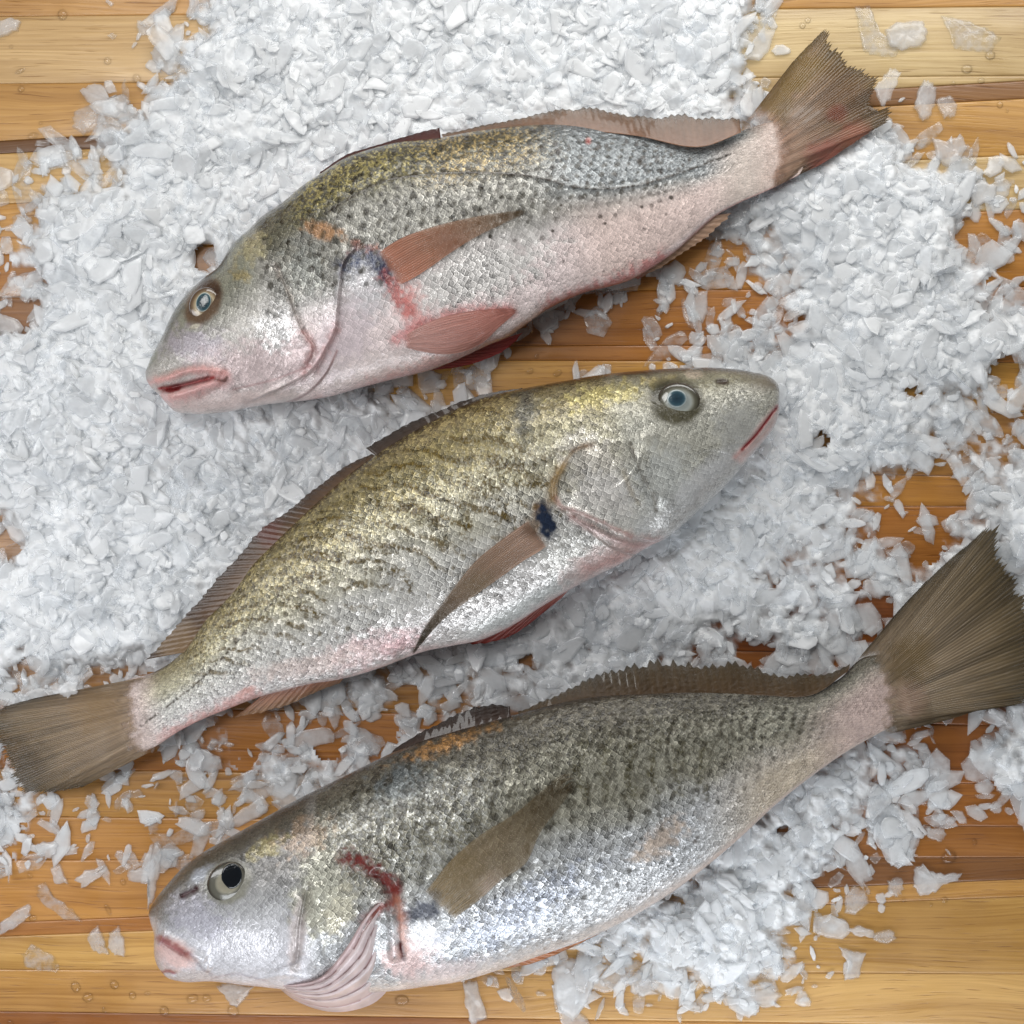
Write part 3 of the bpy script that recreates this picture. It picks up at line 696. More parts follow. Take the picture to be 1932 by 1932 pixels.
def paint2(F):
    X, Y, s, t = F.X, F.Y, F.s, F.t
    n1 = F.n(.012, .02, 1); n2 = F.n(.05, .05, 2); n3 = F.n(.25, .25, 3, 2)
    F.paint(np.ones_like(s), (216, 214, 208), .5, 1.0)
    F.paint(1-sm(.36, .62, t + .16*(n1-.5)), (184, 178, 150), .5, 1.0)
    F.paint((1-sm(.20, .40, t + .12*(n1-.5))), (140, 129, 96), .45, 1.0)
    F.paint((1-sm(.05, .16, t + .05*(n2-.5))), (88, 71, 42), .3, .9)
    F.paint((1-sm(.02, .07, t)), (52, 38, 26), .1, .5)
    F.paint(sm(.30, .42, s)*(1-sm(.86, .95, s))*(1-sm(.30, .5, t))*sm(.40, .62, n3)*.6, (184, 168, 116), .6)
    F.paint(sm(.38, .44, s)*sm(.58, .8, t)*(1-sm(.92, .99, t)), (212, 208, 206), .5, .9)
    F.paint(sm(.28, .34, s)*(1-sm(.50, .58, s))*sm(.76, .86, t), (214, 216, 214), .40, .45)
    F.paint(sm(.88, .97, t + .06*(n2-.5))*sm(.30, .4, s), (212, 190, 186), .2, .35)
    F.paint(F.blob(700, 1225, 110, 40, -18, .2, .6)*.6, (216, 178, 178), .25, .7)
    F.paint(F.blob(755, 1215, 40, 22, -15, .2, .6)*.5, (204, 146, 150), .2, .6)
    F.paint(F.blob(590, 1255, 170, 26, -12, .2, .6)*.5, (222, 196, 186), .2, .5)
    F.paint(F.line([(300,1395),(400,1345),(480,1310)], 12, 1)*.7, (212, 150, 142), .1, .3)
    F.paint(F.blob(460, 1308, 30, 9, -30, .2, .6)*.7, (196, 138, 126), .05, .2)
    F.paint(sm(.94, .98, s), (208, 190, 184), .15, .5)
    # olive wavy bars
    bars = [[(1085,842),(1050,850),(1010,872),(975,880)],[(985,845),(950,880),(905,905),(870,905)],[(1060,900),(1010,915),(965,910),(900,935)],
            [(645,985),(672,1015),(700,1035),(740,1045)],[(560,1030),(600,1045),(640,1050)],[(720,1080),(750,1085),(775,1110)],[(780,960),(812,985),(840,1000)],
            [(610,1075),(580,1090),(555,1095)],[(700,940),(740,955),(780,950)],[(860,950),(880,985),(875,1010)],[(520,1120),(560,1140),(600,1160)],[(930,930),(950,960),(940,990)]]
    for bpoly in bars:
        F.paint(F.line(bpoly, 9, 1.6)*sm(.38, .56, n3)*.85, (84, 68, 22), .05)
    ph = F.U*1.15 + F.W*1.45 + 6.0*(F.n(.014, .014, 71)-.5) + 3.0*(F.n(.05, .05, 73)-.5)
    stripe = sm(.20, .85, np.sin(ph))*sm(.30, .52, F.n(.03, .03, 75))*sm(.08, .2, t)*(1-sm(.52, .68, t))*sm(.33, .40, s)*(1-sm(.86, .94, s))
    F.paint(stripe*sm(.25, .5, n3)*.85, (92, 74, 26), .08)
    F.dots(rows_of_dots(F, .34, .86, .12, .66, 36, 15, -.16, .010, .30, 8), 4.6, (84, 70, 28), .05, .8)
    F.dots(rows_of_dots(F, .66, .86, .15, .5, 16, 6, -.12, .02, .6, 9), 4.4, (74, 62, 38), .05, .8)
    ll = [(560,1090),(500,1150),(430,1230),(370,1290),(320,1330),(265,1370)]
    F.paint(F.line(ll, 2.4)*sm(.35, .6, n3), (70, 60, 46), .1)
    # nape grey patch, gold patch
    F.paint(F.blob(990, 775, 30, 70, 5, .3, .5)*.75, (96, 96, 90), .5, 1)
    head = 1 - sm(.245, .285, s - .09*(t-.5))
    F.paint(head, (186, 184, 172), .42, .8)
    F.paint(head*sm(.62, .8, t), (206, 206, 204), .35, .45)
    F.paint(head*(1-sm(.24, .42, t + .1*(n1-.5))), (152, 148, 126), .35, .7)
    F.paint(head*(1-sm(.07, .18, t + .05*(n2-.5))), (64, 54, 38), .15, .4)
    F.paint((1-sm(.02, .09, s))*(1-sm(.3, .5, t)), (112, 102, 86), .1, .15)
    F.paint(F.blob(1140, 745, 90, 26, -12, .2, .9)*.8, (190, 178, 116), .75, 1)
    F.paint(F.blob(1240, 722, 40, 14, -8, .3, .7)*.8, (186, 172, 120), .6, .9)
    F.paint(F.blob(1310, 705, 22, 10, 0, .3, .7)*.8, (200, 186, 166), .6, .6)
    F.paint(F.blob(1115, 870, 62, 75, -18, .45, .5), (220, 214, 202), .65, 1.0)
    F.paint(F.blob(1150, 930, 80, 50, 15, .4, .5), (226, 222, 216), .65, .9)
    F.paint(F.blob(1250, 900, 80, 70, -40, .3, .4)*.8, (204, 206, 202), .5, .5)
    F.paint(F.blob(1330, 900, 110, 30, -45, .3, .3)*.8, (208, 208, 208), .3, .1)
    F.paint(F.blob(1390, 800, 50, 60, 40, .3, .5)*.7, (182, 182, 178), .25, .2)
    F.paint(F.blob(1130, 1060, 100, 34, -28, .3, .4)*.8, (210, 182, 176), .15, .35)
    F.paint(F.line([(1110,1075),(1180,1050),(1240,1020)], 12, .8)*.5, (196, 140, 134), .05, .3)
    # edges of gill cover and cheek
    pre = [(1190,838),(1200,870),(1215,905),(1232,935),(1240,965)]
    F.step(pre, 8, 26, -1); F.paint(F.line(pre, 4.0, 1.2)*.7, (92, 84, 70), .1)
    F.paint(F.line([(1175,890),(1190,925),(1205,950)], 5, .8)*.5, (150, 136, 110))
    op = [(1118,838),(1085,850),(1062,880),(1048,912),(1046,938),(1058,955),(1090,965),(1140,988),(1190,1012),(1240,1020),(1290,990),(1340,940)]
    F.step(op, 11, 32, -1); F.paint(F.line(op[:5], 6, 1)*.7, (120, 96, 60), .05, .2); F.paint(F.line(op[4:9], 5, .8)*.7, (176, 128, 118), .05, 0)
    F.paint(F.line([(1062,880),(1045,905),(1040,945)], 9, .5)*.75, (150, 122, 74), .05, .1)
    F.paint(F.line([(1115,840),(1098,843),(1080,850)], 5)*.7, (96, 68, 44))
    mem = [(1055,960),(1110,1000),(1150,1030),(1200,1048),(1255,1046),(1300,1015),(1370,930),(1405,880)]
    F.step(mem, 6, 22, -1); F.paint(F.line(mem, 3.0)*.6, (120, 104, 98), .05, 0)
    F.paint(F.line([(1080,975),(1140,1010),(1200,1030),(1255,1030)], 9, .3)*.6, (206, 164, 160), .1, 0)
    F.ridge([(1100,985),(1160,1018),(1220,1034),(1280,1010)], 6, 4)
    # blue-black spot and rusty patch above the pectoral fin
    F.paint(F.blob(1010, 985, 22, 60, 22, .3, .5)*.7, (120, 88, 54), .1, .4)
    F.paint(F.blob(1030, 978, 20, 40, -12, .55, .5), (36, 46, 66), .12, .3)
    # mouth
    lipu = [(1466,770),(1440,800),(1412,838),(1388,862)]; lipl = [(1468,786),(1448,815),(1420,846),(1398,868)]
    F.ridge(lipu, 7, 5); F.ridge(lipl, 7, 6)
    F.paint(F.line(lipu, 6), (206, 168, 162), 0, .03); F.paint(F.line(lipl, 8), (212, 184, 178), 0, .03)
    slit = [(1467,766),(1448,792),(1425,822),(1400,848),(1376,866)]
    F.ridge(slit[:4], 3.5, -9); F.paint(F.line(slit[:4], 3.2), (140, 44, 48), 0, 0)
    # eye surround and nostril
    F.paint(F.blob(1277, 757, 54, 46, 0, .78, .1), (84, 80, 62), .15, .15)
    F.paint(F.blob(1250, 735, 30, 26, 0, .4, .2)*.7, (58, 56, 42), .1, .1)
    F.paint(F.blob(1362, 720, 16, 7, 5, .5, .4)*.9, (54, 36, 24), .1, .1)
    F.ridge([(1350,722),(1375,720)], 6, -6)
paint2(F2); F2.build()
F2.eye(1281, 757, 41, 35, 8, [(0, (130,136,134)), (.45, (140,146,142)), (.56, (160,164,158)), (.66, (132,132,120)), (.74, (92,90,76)), (.90, (66,62,50)), (1, (54,50,40))],
       (1277, 752), 20, 18, 0, [(0, (34,50,60)), (.5, (44,66,78)), (.78, (64,90,100)), (.88, (182,194,194)), (1, (190,194,190))])
F2.fin('spiny_dorsal_fin', [(990,740),(910,760),(830,793),(766,828),(712,862)], [(985,731),(907,744),(846,766),(790,789),(722,823),(690,845)], 116, 108, (74,54,38), (46,34,26), nr=16, jag=.06, ridge=.6, streak=.15, clear=(0,.08), label='dark folded spiny fin')
F2.fin('soft_dorsal_fin', [(716,862),(666,900),(560,992),(490,1058),(420,1145),(352,1230)], [(700,856),(656,876),(604,913),(541,962),(477,1010),(443,1053),(398,1101),(346,1163),(304,1211),(272,1245)], [116,114,108,96,84,72], [108,104,98,88,78,66], (112,82,52), (66,46,32), nr=40, jag=.05, ridge=.7, streak=.25, clear=(.0,.2), blot=[(500,1000,40,(110,40,26),.6),(330,1210,60,(150,122,86),.7)], label='brown folded soft dorsal fin')
F2.fin('pectoral_fin', [(990,988),(1003,1000),(1012,1014),(1022,1030)], [(776,1238),(777,1238),(779,1237),(780,1236)], 0, 0, (196,160,138), (140,124,92), nr=16, nl=44, jag=.015, ridge=1.2, on_body=3, sides=([(1012,972),(986,990),(943,1021),(894,1062),(856,1110),(830,1146),(804,1181),(776,1237)],[(1046,1018),(1024,1036),(991,1056),(942,1091),(888,1130),(840,1166),(803,1206),(778,1238)]), clear=(.22,.66), streak=.28, blot=[(1005,1000,26,(120,92,72),.7),(900,1110,40,(158,136,104),.6)], label='long tan pectoral fin folded back along the belly')
F2.fin('pelvic_fin', [(1074,1112),(1050,1124),(1020,1138)], [(1060,1128),(1023,1158),(975,1194),(926,1214),(868,1218)], 74, 66, (212,150,138), (168,62,50), nr=10, jag=.02, ridge=2.2, clear=(0,.1), streak=.3)
F2.fin('anal_fin', [(655,1272),(600,1284),(545,1296),(500,1308)], [(640,1290),(595,1307),(553,1327),(501,1344),(440,1356)], [72,70,68,66], [50,46,44,42], (204,142,116), (178,140,104), nr=12, jag=.04, ridge=2, clear=(.05,.3), streak=.25)
F2.fin('tail_fin', over=True, base=[(300,1272),(282,1292),(276,1330),(280,1366),(290,1394),(315,1402)], edge=[(60,1318),(-10,1338),(-38,1352),(-22,1385),(-4,1420),(10,1440),(18,1472),(28,1490),(66,1500),(108,1495),(150,1488)], zb=[64,68,68,66,62,58], ze=[50,44,42,42,42,42,40,40,40,42,46,52], cb=(190,166,140), ce=(124,106,76), nr=80, nl=40, jag=.028, ridge=1.3, clear=(.0,.24), streak=.45, tipdark=.5,
       blot=[(60,1440,50,(74,60,44),.5),(180,1330,60,(162,130,84),.6)], label='brownish tail fin with a dark frayed end')

# ---------------- lowest fish
D3 = [(280,1726),(282,1716),(290,1702),(316,1668),(348,1634),(383,1608),(418,1588),(463,1563),(511,1536),(559,1509),(617,1480),(690,1444),(763,1410),(867,1377),(971,1349),(1040,1330),(1109,1316),(1213,1308),(1282,1304),(1360,1302),(1431,1302),(1490,1304),(1536,1302),(1583,1281),(1629,1241),(1662,1236)]
V3 = [(280,1726),(284,1742),(290,1762),(290,1785),(291,1805),(300,1828),(316,1845),(340,1852),(399,1852),(463,1859),(527,1866),(600,1874),(680,1874),(752,1869),(800,1862),(859,1854),(936,1832),(1020,1803),(1109,1771),(1195,1729),(1282,1674),(1351,1620),(1401,1577),(1455,1526),(1527,1468),(1598,1418),(1652,1387),(1706,1360)]
F3 = Fish('fish', D3, V3, 104, 112, 70, 'grey spotted silver fish with open gill cover, the lowest on the ice', scale=10.5, seed=3)
def paint3(F):
    X, Y, s, t = F.X, F.Y, F.s, F.t
    n1 = F.n(.012, .02, 1); n2 = F.n(.05, .05, 2); n3 = F.n(.27, .27, 3, 2)
    F.paint(np.ones_like(s), (190, 192, 194), .5, 1.0)
    F.paint(sm(.80, .93, t + .08*(n1-.5)), (214, 210, 208), .25, .35)
    F.paint(1-sm(.46, .66, t + .14*(n1-.5)), (156, 153, 138), .48, 1.0)
    F.paint(1-sm(.18, .36, t + .12*(n1-.5)), (104, 99, 86), .42, 1.0)
    F.paint(1-sm(.03, .12, t + .05*(n2-.5)), (60, 48, 36), .25, .8)
    F.paint(F.blob(850, 1400, 110, 18, -20, .3, .7)*.8, (176, 128, 70), .5, .9)
    F.paint(sm(.26, .3, s)*(1-sm(.44, .52, s))*sm(.22, .32, t)*(1-sm(.5, .66, t))*sm(.45, .6, n3)*.8, (206, 206, 200), .8)
    F.paint(F.blob(980, 1720, 170, 50, -30, .3, .7)*.6, (160, 168, 186), .6, 1.0)
    F.paint(F.blob(760, 1480, 90, 50, -25, .3, .6)*.6, (92, 104, 112), .6, 1)
    F.paint(sm(.70, .84, s)*sm(.42, .7, t), (198, 184, 164), .3, .7)
    F.paint(sm(.86, .95, s)*sm(.2, .5, t), (202, 180, 172), .2, .55)
    F.paint(sm(.55, .75, s)*sm(.86, .95, t), (216, 198, 188), .1, .3)
    F.paint(F.blob(1245, 1585, 70, 30, -35, .3, .6)*.8, (196, 176, 158), .1, .2)
    wa = 6.5*(F.n(.022, .022, 71)-.5); wb = 6.5*(F.n(.022, .022, 77)-.5)
    sa = np.sin(F.U*1.75 + F.W*.7 + wa); sb = np.sin(F.W*2.3 - F.U*.3 + wb)
    spot = sm(.15, .70, .66*sa + .36*sb + .9*(F.n(.06, .06, 79)-.5))*sm(.03, .10, t)*(1-sm(.54, .72, t + .1*(n1-.5)))*sm(.26, .33, s)*(1-sm(.86, .95, s))
    F.paint(spot*(.5+.5*sm(.35, .6, F.n(.03, .03, 81)))*sm(.2, .5, n3 + .06)*.75, (46, 40, 26), .04)
    F.paint(sm(.50, .66, F.n(.13, .13, 83, 2))*(1-sm(.40, .62, t))*sm(.25, .32, s)*(1-sm(.86, .95, s))*.6, (62, 56, 42), .15)
    F.dots(rows_of_dots(F, .29, .90, .06, .64, 40, 10, -.10, .012, .35, 21), 4.6, (46, 40, 30), .0, .7)
    F.dots(rows_of_dots(F, .45, .72, .55, .72, 18, 3, -.10, .02, .5, 22), 5.4, (60, 56, 48), .0, .8)
    for k in range(6):
        x = 1095 + k*46
        F.paint(F.line([(x+10,1400),(x,1430),(x-4,1462),(x+8,1500)], 8, 1.2)*.6*sm(.3, .55, n3), (70, 64, 34), .05)
    # head
    head = 1 - sm(.235, .262, s + .02*(t-.5))
    F.paint(head, (186, 186, 186), .35, .5)
    F.paint(head*sm(.45, .7, t), (220, 219, 224), .28, .25)
    F.paint(head*(1-sm(.36, .56, t + .12*(n1-.5)))*.8, (122, 118, 112), .35, .7)
    F.paint(head*(1-sm(.18, .32, t + .12*(n1-.5))), (92, 86, 74), .3, .7)
    F.paint(head*(1-sm(.08, .2, t + .08*(n2-.5))), (66, 58, 46), .2, .5)
    F.paint((1-sm(.0, .10, s))*(1-sm(.22, .34, t)), (90, 84, 70), .15, .3)
    F.paint(F.blob(372, 1735, 75, 50, 20, .3, .5)*.7, (190, 188, 200), .3, .35)
    F.paint(F.blob(380, 1650, 30, 14, -40, .3, .5)*.7, (190, 196, 206), .5, .2)
    F.paint(F.blob(505, 1600, 45, 22, -25, .3, .8)*.7, (176, 164, 112), .6, .9)
    F.paint(F.blob(575, 1580, 60, 40, -25, .3, .8)*.5, (170, 140, 110), .5, .8)
    F.paint(F.blob(600, 1690, 55, 90, 10, .5, .5), (196, 194, 178), .6, 1.0)
    F.paint(F.blob(640, 1720, 32, 60, 25, .4, .5)*.8, (226, 220, 196), .75, .9)
    F.paint(F.blob(560, 1770, 18, 80, 4, .4, .4)*.8, (218, 206, 204), .2, .1)
    F.paint(F.blob(790, 1720, 46, 26, -10, .4, .6)*.9, (58, 62, 76), .08, .5)
    F.paint(F.blob(800, 1770, 50, 36, 0, .3, .5), (206, 206, 208), .3, .3)
    F.paint(F.blob(770, 1810, 60, 46, 0, .3, .5)*.85, (226, 196, 192), .1, .15)
    F.paint(F.line([(820,1775),(850,1755),(880,1735)], 7, .8)*.6, (128, 132, 146))
    F.paint(F.blob(850, 1830, 90, 22, -14, .3, .5)*.6, (226, 208, 206), .1, .15)
    # blood at the gill opening
    F.paint(F.line([(652,1618),(690,1632),(720,1652),(746,1680)], 13, 1.2)*.95, (104, 28, 26), .0, .1)
    F.paint(F.line([(746,1680),(742,1700),(715,1715),(690,1735)], 10, .8)*.95, (112, 38, 32), 0, .1)
    F.paint(F.line([(750,1700),(758,1740),(762,1800)], 10, .5)*.8, (176, 116, 92), 0, .1)
    F.paint(F.line([(755,1780),(762,1810)], 6, .4), (70, 22, 22), 0, 0)  # darkness inside the gill gap, painted beside the blood
    F.ridge([(700,1640),(735,1680),(740,1740),(745,1820)], 10, -14)
    # cheek plate
    pre = [(580,1668),(572,1700),(564,1745),(560,1790),(556,1830)]
    F.step(pre, 10, 22, 1); F.ridge(pre, 9, -5); F.paint(F.line(pre, 8.0, 1.1)*.55, (96, 88, 82), .05, .2)
    F.ridge([(600,1660),(598,1720),(610,1780),(640,1830)], 10, 5)
    op = [(720,1710),(690,1755),(660,1800),(620,1840)]
    F.step(op, 10, 30, 1); F.paint(F.line(op, 5, .5)*.8, (150, 96, 88), .05, .05)
    F.ridge([(480,1850),(540,1840),(600,1852)], 6, 3)
    F.paint(F.line([(520,1830),(560,1815)], 3)*.5, (150, 146, 150))
    # mouth
    F.ridge([(300,1765),(330,1780),(360,1800),(392,1812)], 12, 8)
    F.ridge([(318,1838),(350,1828),(395,1830)], 13, 8)
    F.paint(F.blob(330, 1800, 48, 32, 28, .5, .2), (226, 196, 190), 0, .02)
    slot = [(304,1772),(326,1786),(350,1800)]
    F.paint(F.line(slot, 9, .8)*.85, (150, 78, 78), 0, 0); F.ridge(slot, 7, -12)
    F.paint(F.line([(300,1838),(316,1832),(330,1836)], 4, .8)*.8, (150, 66, 66), 0, 0); F.ridge([(292,1838),(316,1833),(336,1838)], 5, -8)
    F.paint(F.line([(360,1800),(385,1830),(400,1838)], 3)*.5, (150, 140, 146))
    F.paint(F.line([(400,1845),(440,1838),(500,1850)], 2.6)*.4, (150, 140, 150))
    F.ridge([(352,1798),(380,1812),(400,1830)], 8, 4)
    # nostril, eye surround
    F.paint(F.line([(344,1690),(362,1680),(370,1676)], 6, .4), (70, 34, 38), 0, 0); F.ridge([(340,1692),(372,1675)], 6, -7)
    F.paint(F.blob(431, 1664, 47, 40, -38, .82, .08), (140, 138, 126), .3, .1)
    F.paint(F.line([(455,1620),(476,1634),(480,1655)], 5)*.6, (74, 74, 66))
    F.dots([(1316, 1580), (1312, 1588)], 5, (58, 44, 30))
paint3(F3); F3.build()
F3.eye(430, 1664, 42, 36, -40, [(0, (120,116,102)), (.46, (150,144,126)), (.55, (142,138,122)), (.64, (98,96,86)), (.84, (92,90,80)), (.93, (60,56,48)), (1, (40,36,30))],
       (437, 1653), 21, 26, 8, [(0, (10,13,18)), (.8, (10,14,20)), (.92, (26,34,40)), (1, (150,146,130))], bulge=12)
F3.fin('spiny_dorsal_fin', [(735,1424),(790,1404),(867,1382),(964,1356)], [(745,1412),(790,1382),(832,1360),(884,1334),(930,1326),(962,1332)], 110, 102, (74,52,40), (50,38,32), nr=14, jag=.06, ridge=.6, streak=.15, clear=(0,.1), label='short dark folded spiny fin')
F3.fin('soft_dorsal_fin', [(978,1354),(1109,1324),(1282,1314),(1431,1312),(1536,1310),(1600,1266)], [(978,1341),(1040,1312),(1109,1278),(1178,1254),(1247,1240),(1300,1247),(1340,1246),(1368,1241),(1401,1249),(1459,1264),(1521,1268),(1566,1268),(1604,1252)], [110,110,106,98,90,80], [98,94,90,84,78,74], (92,70,46), (84,70,46), nr=44, jag=.10, ridge=.6, streak=.2, clear=(.0,.28), tipdark=.3, label='wide brown dorsal fin with loose spine tips')
F3.fin('pectoral_fin', [(806,1680),(825,1695),(845,1710),(866,1722)], [(1022,1490),(1062,1462),(1086,1478),(1076,1500),(1050,1540),(1012,1590),(985,1632)], 0, 0, (164,142,104), (146,126,94), nr=22, nl=40, jag=.06, ridge=1.2, on_body=3, sides=([(786,1698),(806,1678),(850,1624),(902,1579),(978,1530),(1026,1489),(1068,1460),(1090,1462)],[(842,1748),(866,1726),(902,1700),(945,1662),(990,1631),(1020,1570),(1050,1530),(1092,1478)]), clear=(.36,.84), streak=.4, blot=[(870,1640,50,(140,116,66),.6),(930,1680,45,(198,176,156),.6),(820,1690,20,(66,66,70),.6)], label='olive brown translucent pectoral fin')
F3.fin('pelvic_fin', [(934,1818),(1006,1790),(1074,1764)], [(945,1829),(1006,1818),(1074,1790),(1144,1756),(1195,1724)], 70, 62, (214,130,100), (190,126,72), nr=10, jag=.02, ridge=2.2, clear=(0,.1), streak=.25)
F3.fin('tail_fin', over=True, base=[(1592,1276),(1620,1266),(1640,1282),(1648,1305),(1646,1340),(1640,1394)], edge=[(1700,1146),(1753,1090),(1830,1022),(1885,982),(1890,996),(1888,1026),(1901,1056),(1915,1080),(1935,1110),(1950,1160),(1962,1230),(1970,1290),(1950,1318),(1861,1337),(1799,1356)], zb=[72,73,73,72,68,62], ze=[60,56,52,50,48,48,48,46,46,46,46,46,46,48,50,54], cb=(176,156,132), ce=(100,84,52), nr=90, nl=48, jag=.028, ridge=1.4, clear=(.0,.20), streak=.5, tipdark=.3,
       blot=[(1720,1250,60,(120,96,50),.7),(1720,1320,40,(190,160,140),.7),(1790,1345,60,(150,130,100),.5)], label='wide dark olive tail fin reaching the frame edge')
# pleated gill membrane hanging from the open gill
def membrane(F):
    n, m = 120, 60
    A = resample([(738,1690),(706,1704),(680,1730),(646,1784),(604,1838),(528,1860)], n)
    Bq = resample([(742,1700),(744,1760),(745,1820),(736,1860),(712,1888),(672,1905),(624,1909),(585,1900),(545,1880),(528,1866)], n)
    u = np.linspace(0, 1, n)[:, None]; v = np.linspace(0, 1, m)[None, :]
    P = A[:, None]*(1-v[..., None]) + Bq[:, None]*v[..., None]
    pl = np.abs(((v**.85*6.3 + .35*np.sin(u*3.2) + .25*fbm(u*5, v*3, 88)) % 1) - .35)
    z0 = np.array([F.zat(*p) for p in A])[:, None]
    wv = np.sin(np.pi*u)**.6
    Z = z0*(1-v**1.3) + 62*v**1.3 + 46*np.sin(np.pi*v*.9)*wv + 24*(.35-pl)*np.sin(np.pi*v)**.5*wv
    Z = Z - 16*(1-sm(0, .12, v)) 
    nz = fbm(u*14 + 0*v, v*9, 71)
    c = lin((226,212,212))*(.74+.5*nz[..., None]) 
    k = (sm(.18, .0, np.abs(pl-.33)) * .0)[..., None]
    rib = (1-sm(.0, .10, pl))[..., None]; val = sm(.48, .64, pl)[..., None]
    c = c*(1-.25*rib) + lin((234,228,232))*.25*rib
    c = c*(1-.8*val) + lin((170,116,114))*.8*val  # pink valleys darkened in the colour so the pleats look shaded
    c = c*(1-.5*(1-sm(0, .25, v))[..., None]) + lin((206,150,148))*.5*(1-sm(0, .25, v))[..., None]
    f = gridfaces(n, m); n0 = n*m
    top = world_of(P[..., 0].ravel(), P[..., 1].ravel(), Z.ravel())
    bot = world_of(P[..., 0].ravel(), P[..., 1].ravel(), Z.ravel()-4)
    uv = np.stack([(u*20+0*v).ravel(), (v*14+0*u).ravel(), 0*(u+v).ravel()], -1)
    cc = np.clip(c.reshape(-1, 3), 0, 1)
    make_mesh('gill_membrane', np.concatenate([top, bot]), np.concatenate([f, f[:, ::-1]+n0]), True, {'skin': ('FLOAT_COLOR', np.r_[cc, cc]), 'clear': ('FLOAT', np.zeros(2*n0)), 'scale_uv': ('FLOAT_VECTOR', np.r_[uv, uv])}, [FIN], F.root)
membrane(F3)

# ------------------------------------------------------------------ crushed ice
GR = """
0000168888888887000000
0001799999999986000000
0002899999999995000000
0007999988888886875000
1468998877777667999743
1799766666666543599830
0598655555543333369951
6896555555532222468998
6898876630002255887633
7889999867766667886533
7799999877776667753246
2799998777766777653258
7888876555666777454564
6787665555566664642555
5433334444555543333434
3223333333333333334225
5223335433334444564556
6222110233333356653100
0000000013344445621000
0000000002336689410000
0000000000112347400000
0000000000000000000000
"""
G = np.array([[int(c) for c in r] for r in GR.split()], float)
HOLES = [(25,1022,24),(40,592,40),(1290,470,45),(1210,560,36),(1100,650,45),(1000,690,70),(1180,650,60),(1340,560,40),(1840,440,40),(1720,740,16),(1900,710,40),(1750,930,62),(1690,1000,34),(1740,1030,34),(1620,1090,22),(1660,1155,34),(1430,1235,34),(1000,1245,20),(780,1330,24),(480,1385,40),(620,1380,34),(270,1440,36),(620,1410,22),(720,1370,26),(1000,735,40),(1800,1400,45),(1820,1480,50),(1540,830,18),(395,490,26),(60,1265,26),(770,1310,18),(1600,1600,26),(1480,1570,14),(1260,730,14)]
def depth(fx, fy):
    wx = fx + 46*(fbm(fx*.014, fy*.014, 301)-.5)*2; wy = fy + 46*(fbm(fx*.014, fy*.014, 311)-.5)*2
    gx = np.clip(wx/92, 0, 20.999); gy = np.clip(wy/92, 0, 20.999)
    i = gy.astype(int); j = gx.astype(int); a = gx-j; b = gy-i
    d = (G[i, j]*(1-a)+G[i, j+1]*a)*(1-b) + (G[i+1, j]*(1-a)+G[i+1, j+1]*a)*b
    for (hx, hy, r) in HOLES:
        q = np.hypot(fx-hx, fy-hy)/r
        d = d*sm(.55, 1.25, q)
    return d
FOOT = [np.r_[F.D, F.V[::-1]] for F in (F1, F2, F3)]
TAILS = [[(1409,235),(1565,52),(1650,140),(1680,210),(1654,242),(1506,330)], [(280,1275),(0,1336),(0,1430),(30,1490),(149,1488),(270,1423)], [(1601,1257),(1885,982),(1940,1100),(1940,1320),(1753,1359)]]
def inside(fx, fy):
    m = np.zeros(fx.shape, bool)
    for p in FOOT: m |= inpoly(fx, fy, p[::9])
    return m
def near_tail(fx, fy):
    m = np.zeros(fx.shape, bool)
    for p in TAILS: m |= inpoly(fx, fy, p)
    return m

def flake(rs, r, asp, thick, bend):
    n = rs.randint(7, 12)
    a = np.sort((np.arange(n) + .75*rs.rand(n))/n*2*np.pi)
    rad = r*(0.62 + .38*rs.rand(n))
    rot = rs.rand()*2*np.pi
    x = rad*np.cos(a)*asp**.5; y = rad*np.sin(a)/asp**.5
    x, y = x*np.cos(rot)-y*np.sin(rot), x*np.sin(rot)+y*np.cos(rot)
    rings = [(.90, -.5), (1.0, -.1), (.95, .3), (.68, .5)]
    co = []
    for k, z in rings: co.append(np.stack([x*k, y*k, np.full(n, z*thick)], -1))
    co = np.concatenate(co + [np.array([[0, 0, .5*thick + .1*thick], [0, 0, -.5*thick]])])
    d = rs.rand()*6.28
    q = co[:, 0]*np.cos(d)+co[:, 1]*np.sin(d)
    co[:, 2] += bend*(q/r)**2*r + .10*thick*rs.randn(len(co))
    f = []
    for k in range(3):
        for i in range(n):
            j = (i+1) % n
            f += [(k*n+i, k*n+j, (k+1)*n+j), (k*n+i, (k+1)*n+j, (k+1)*n+i)]
    for i in range(n):
        j = (i+1) % n
        f += [(3*n+i, 3*n+j, 4*n), (j, i, 4*n+1)]
    return co, np.array(f)
def tilt(co, rs, amt):
    ax = rs.rand()*6.28; an = rs.randn()*amt
    u = np.array([np.cos(ax), np.sin(ax), 0]); K = np.array([[0, -u[2], u[1]], [u[2], 0, -u[0]], [-u[1], u[0], 0]])
    R = np.eye(3) + np.sin(an)*K + (1-np.cos(an))*K@K
    return co @ R.T

def slush_h(d): return 36*sm(2.2, 8.6, d)

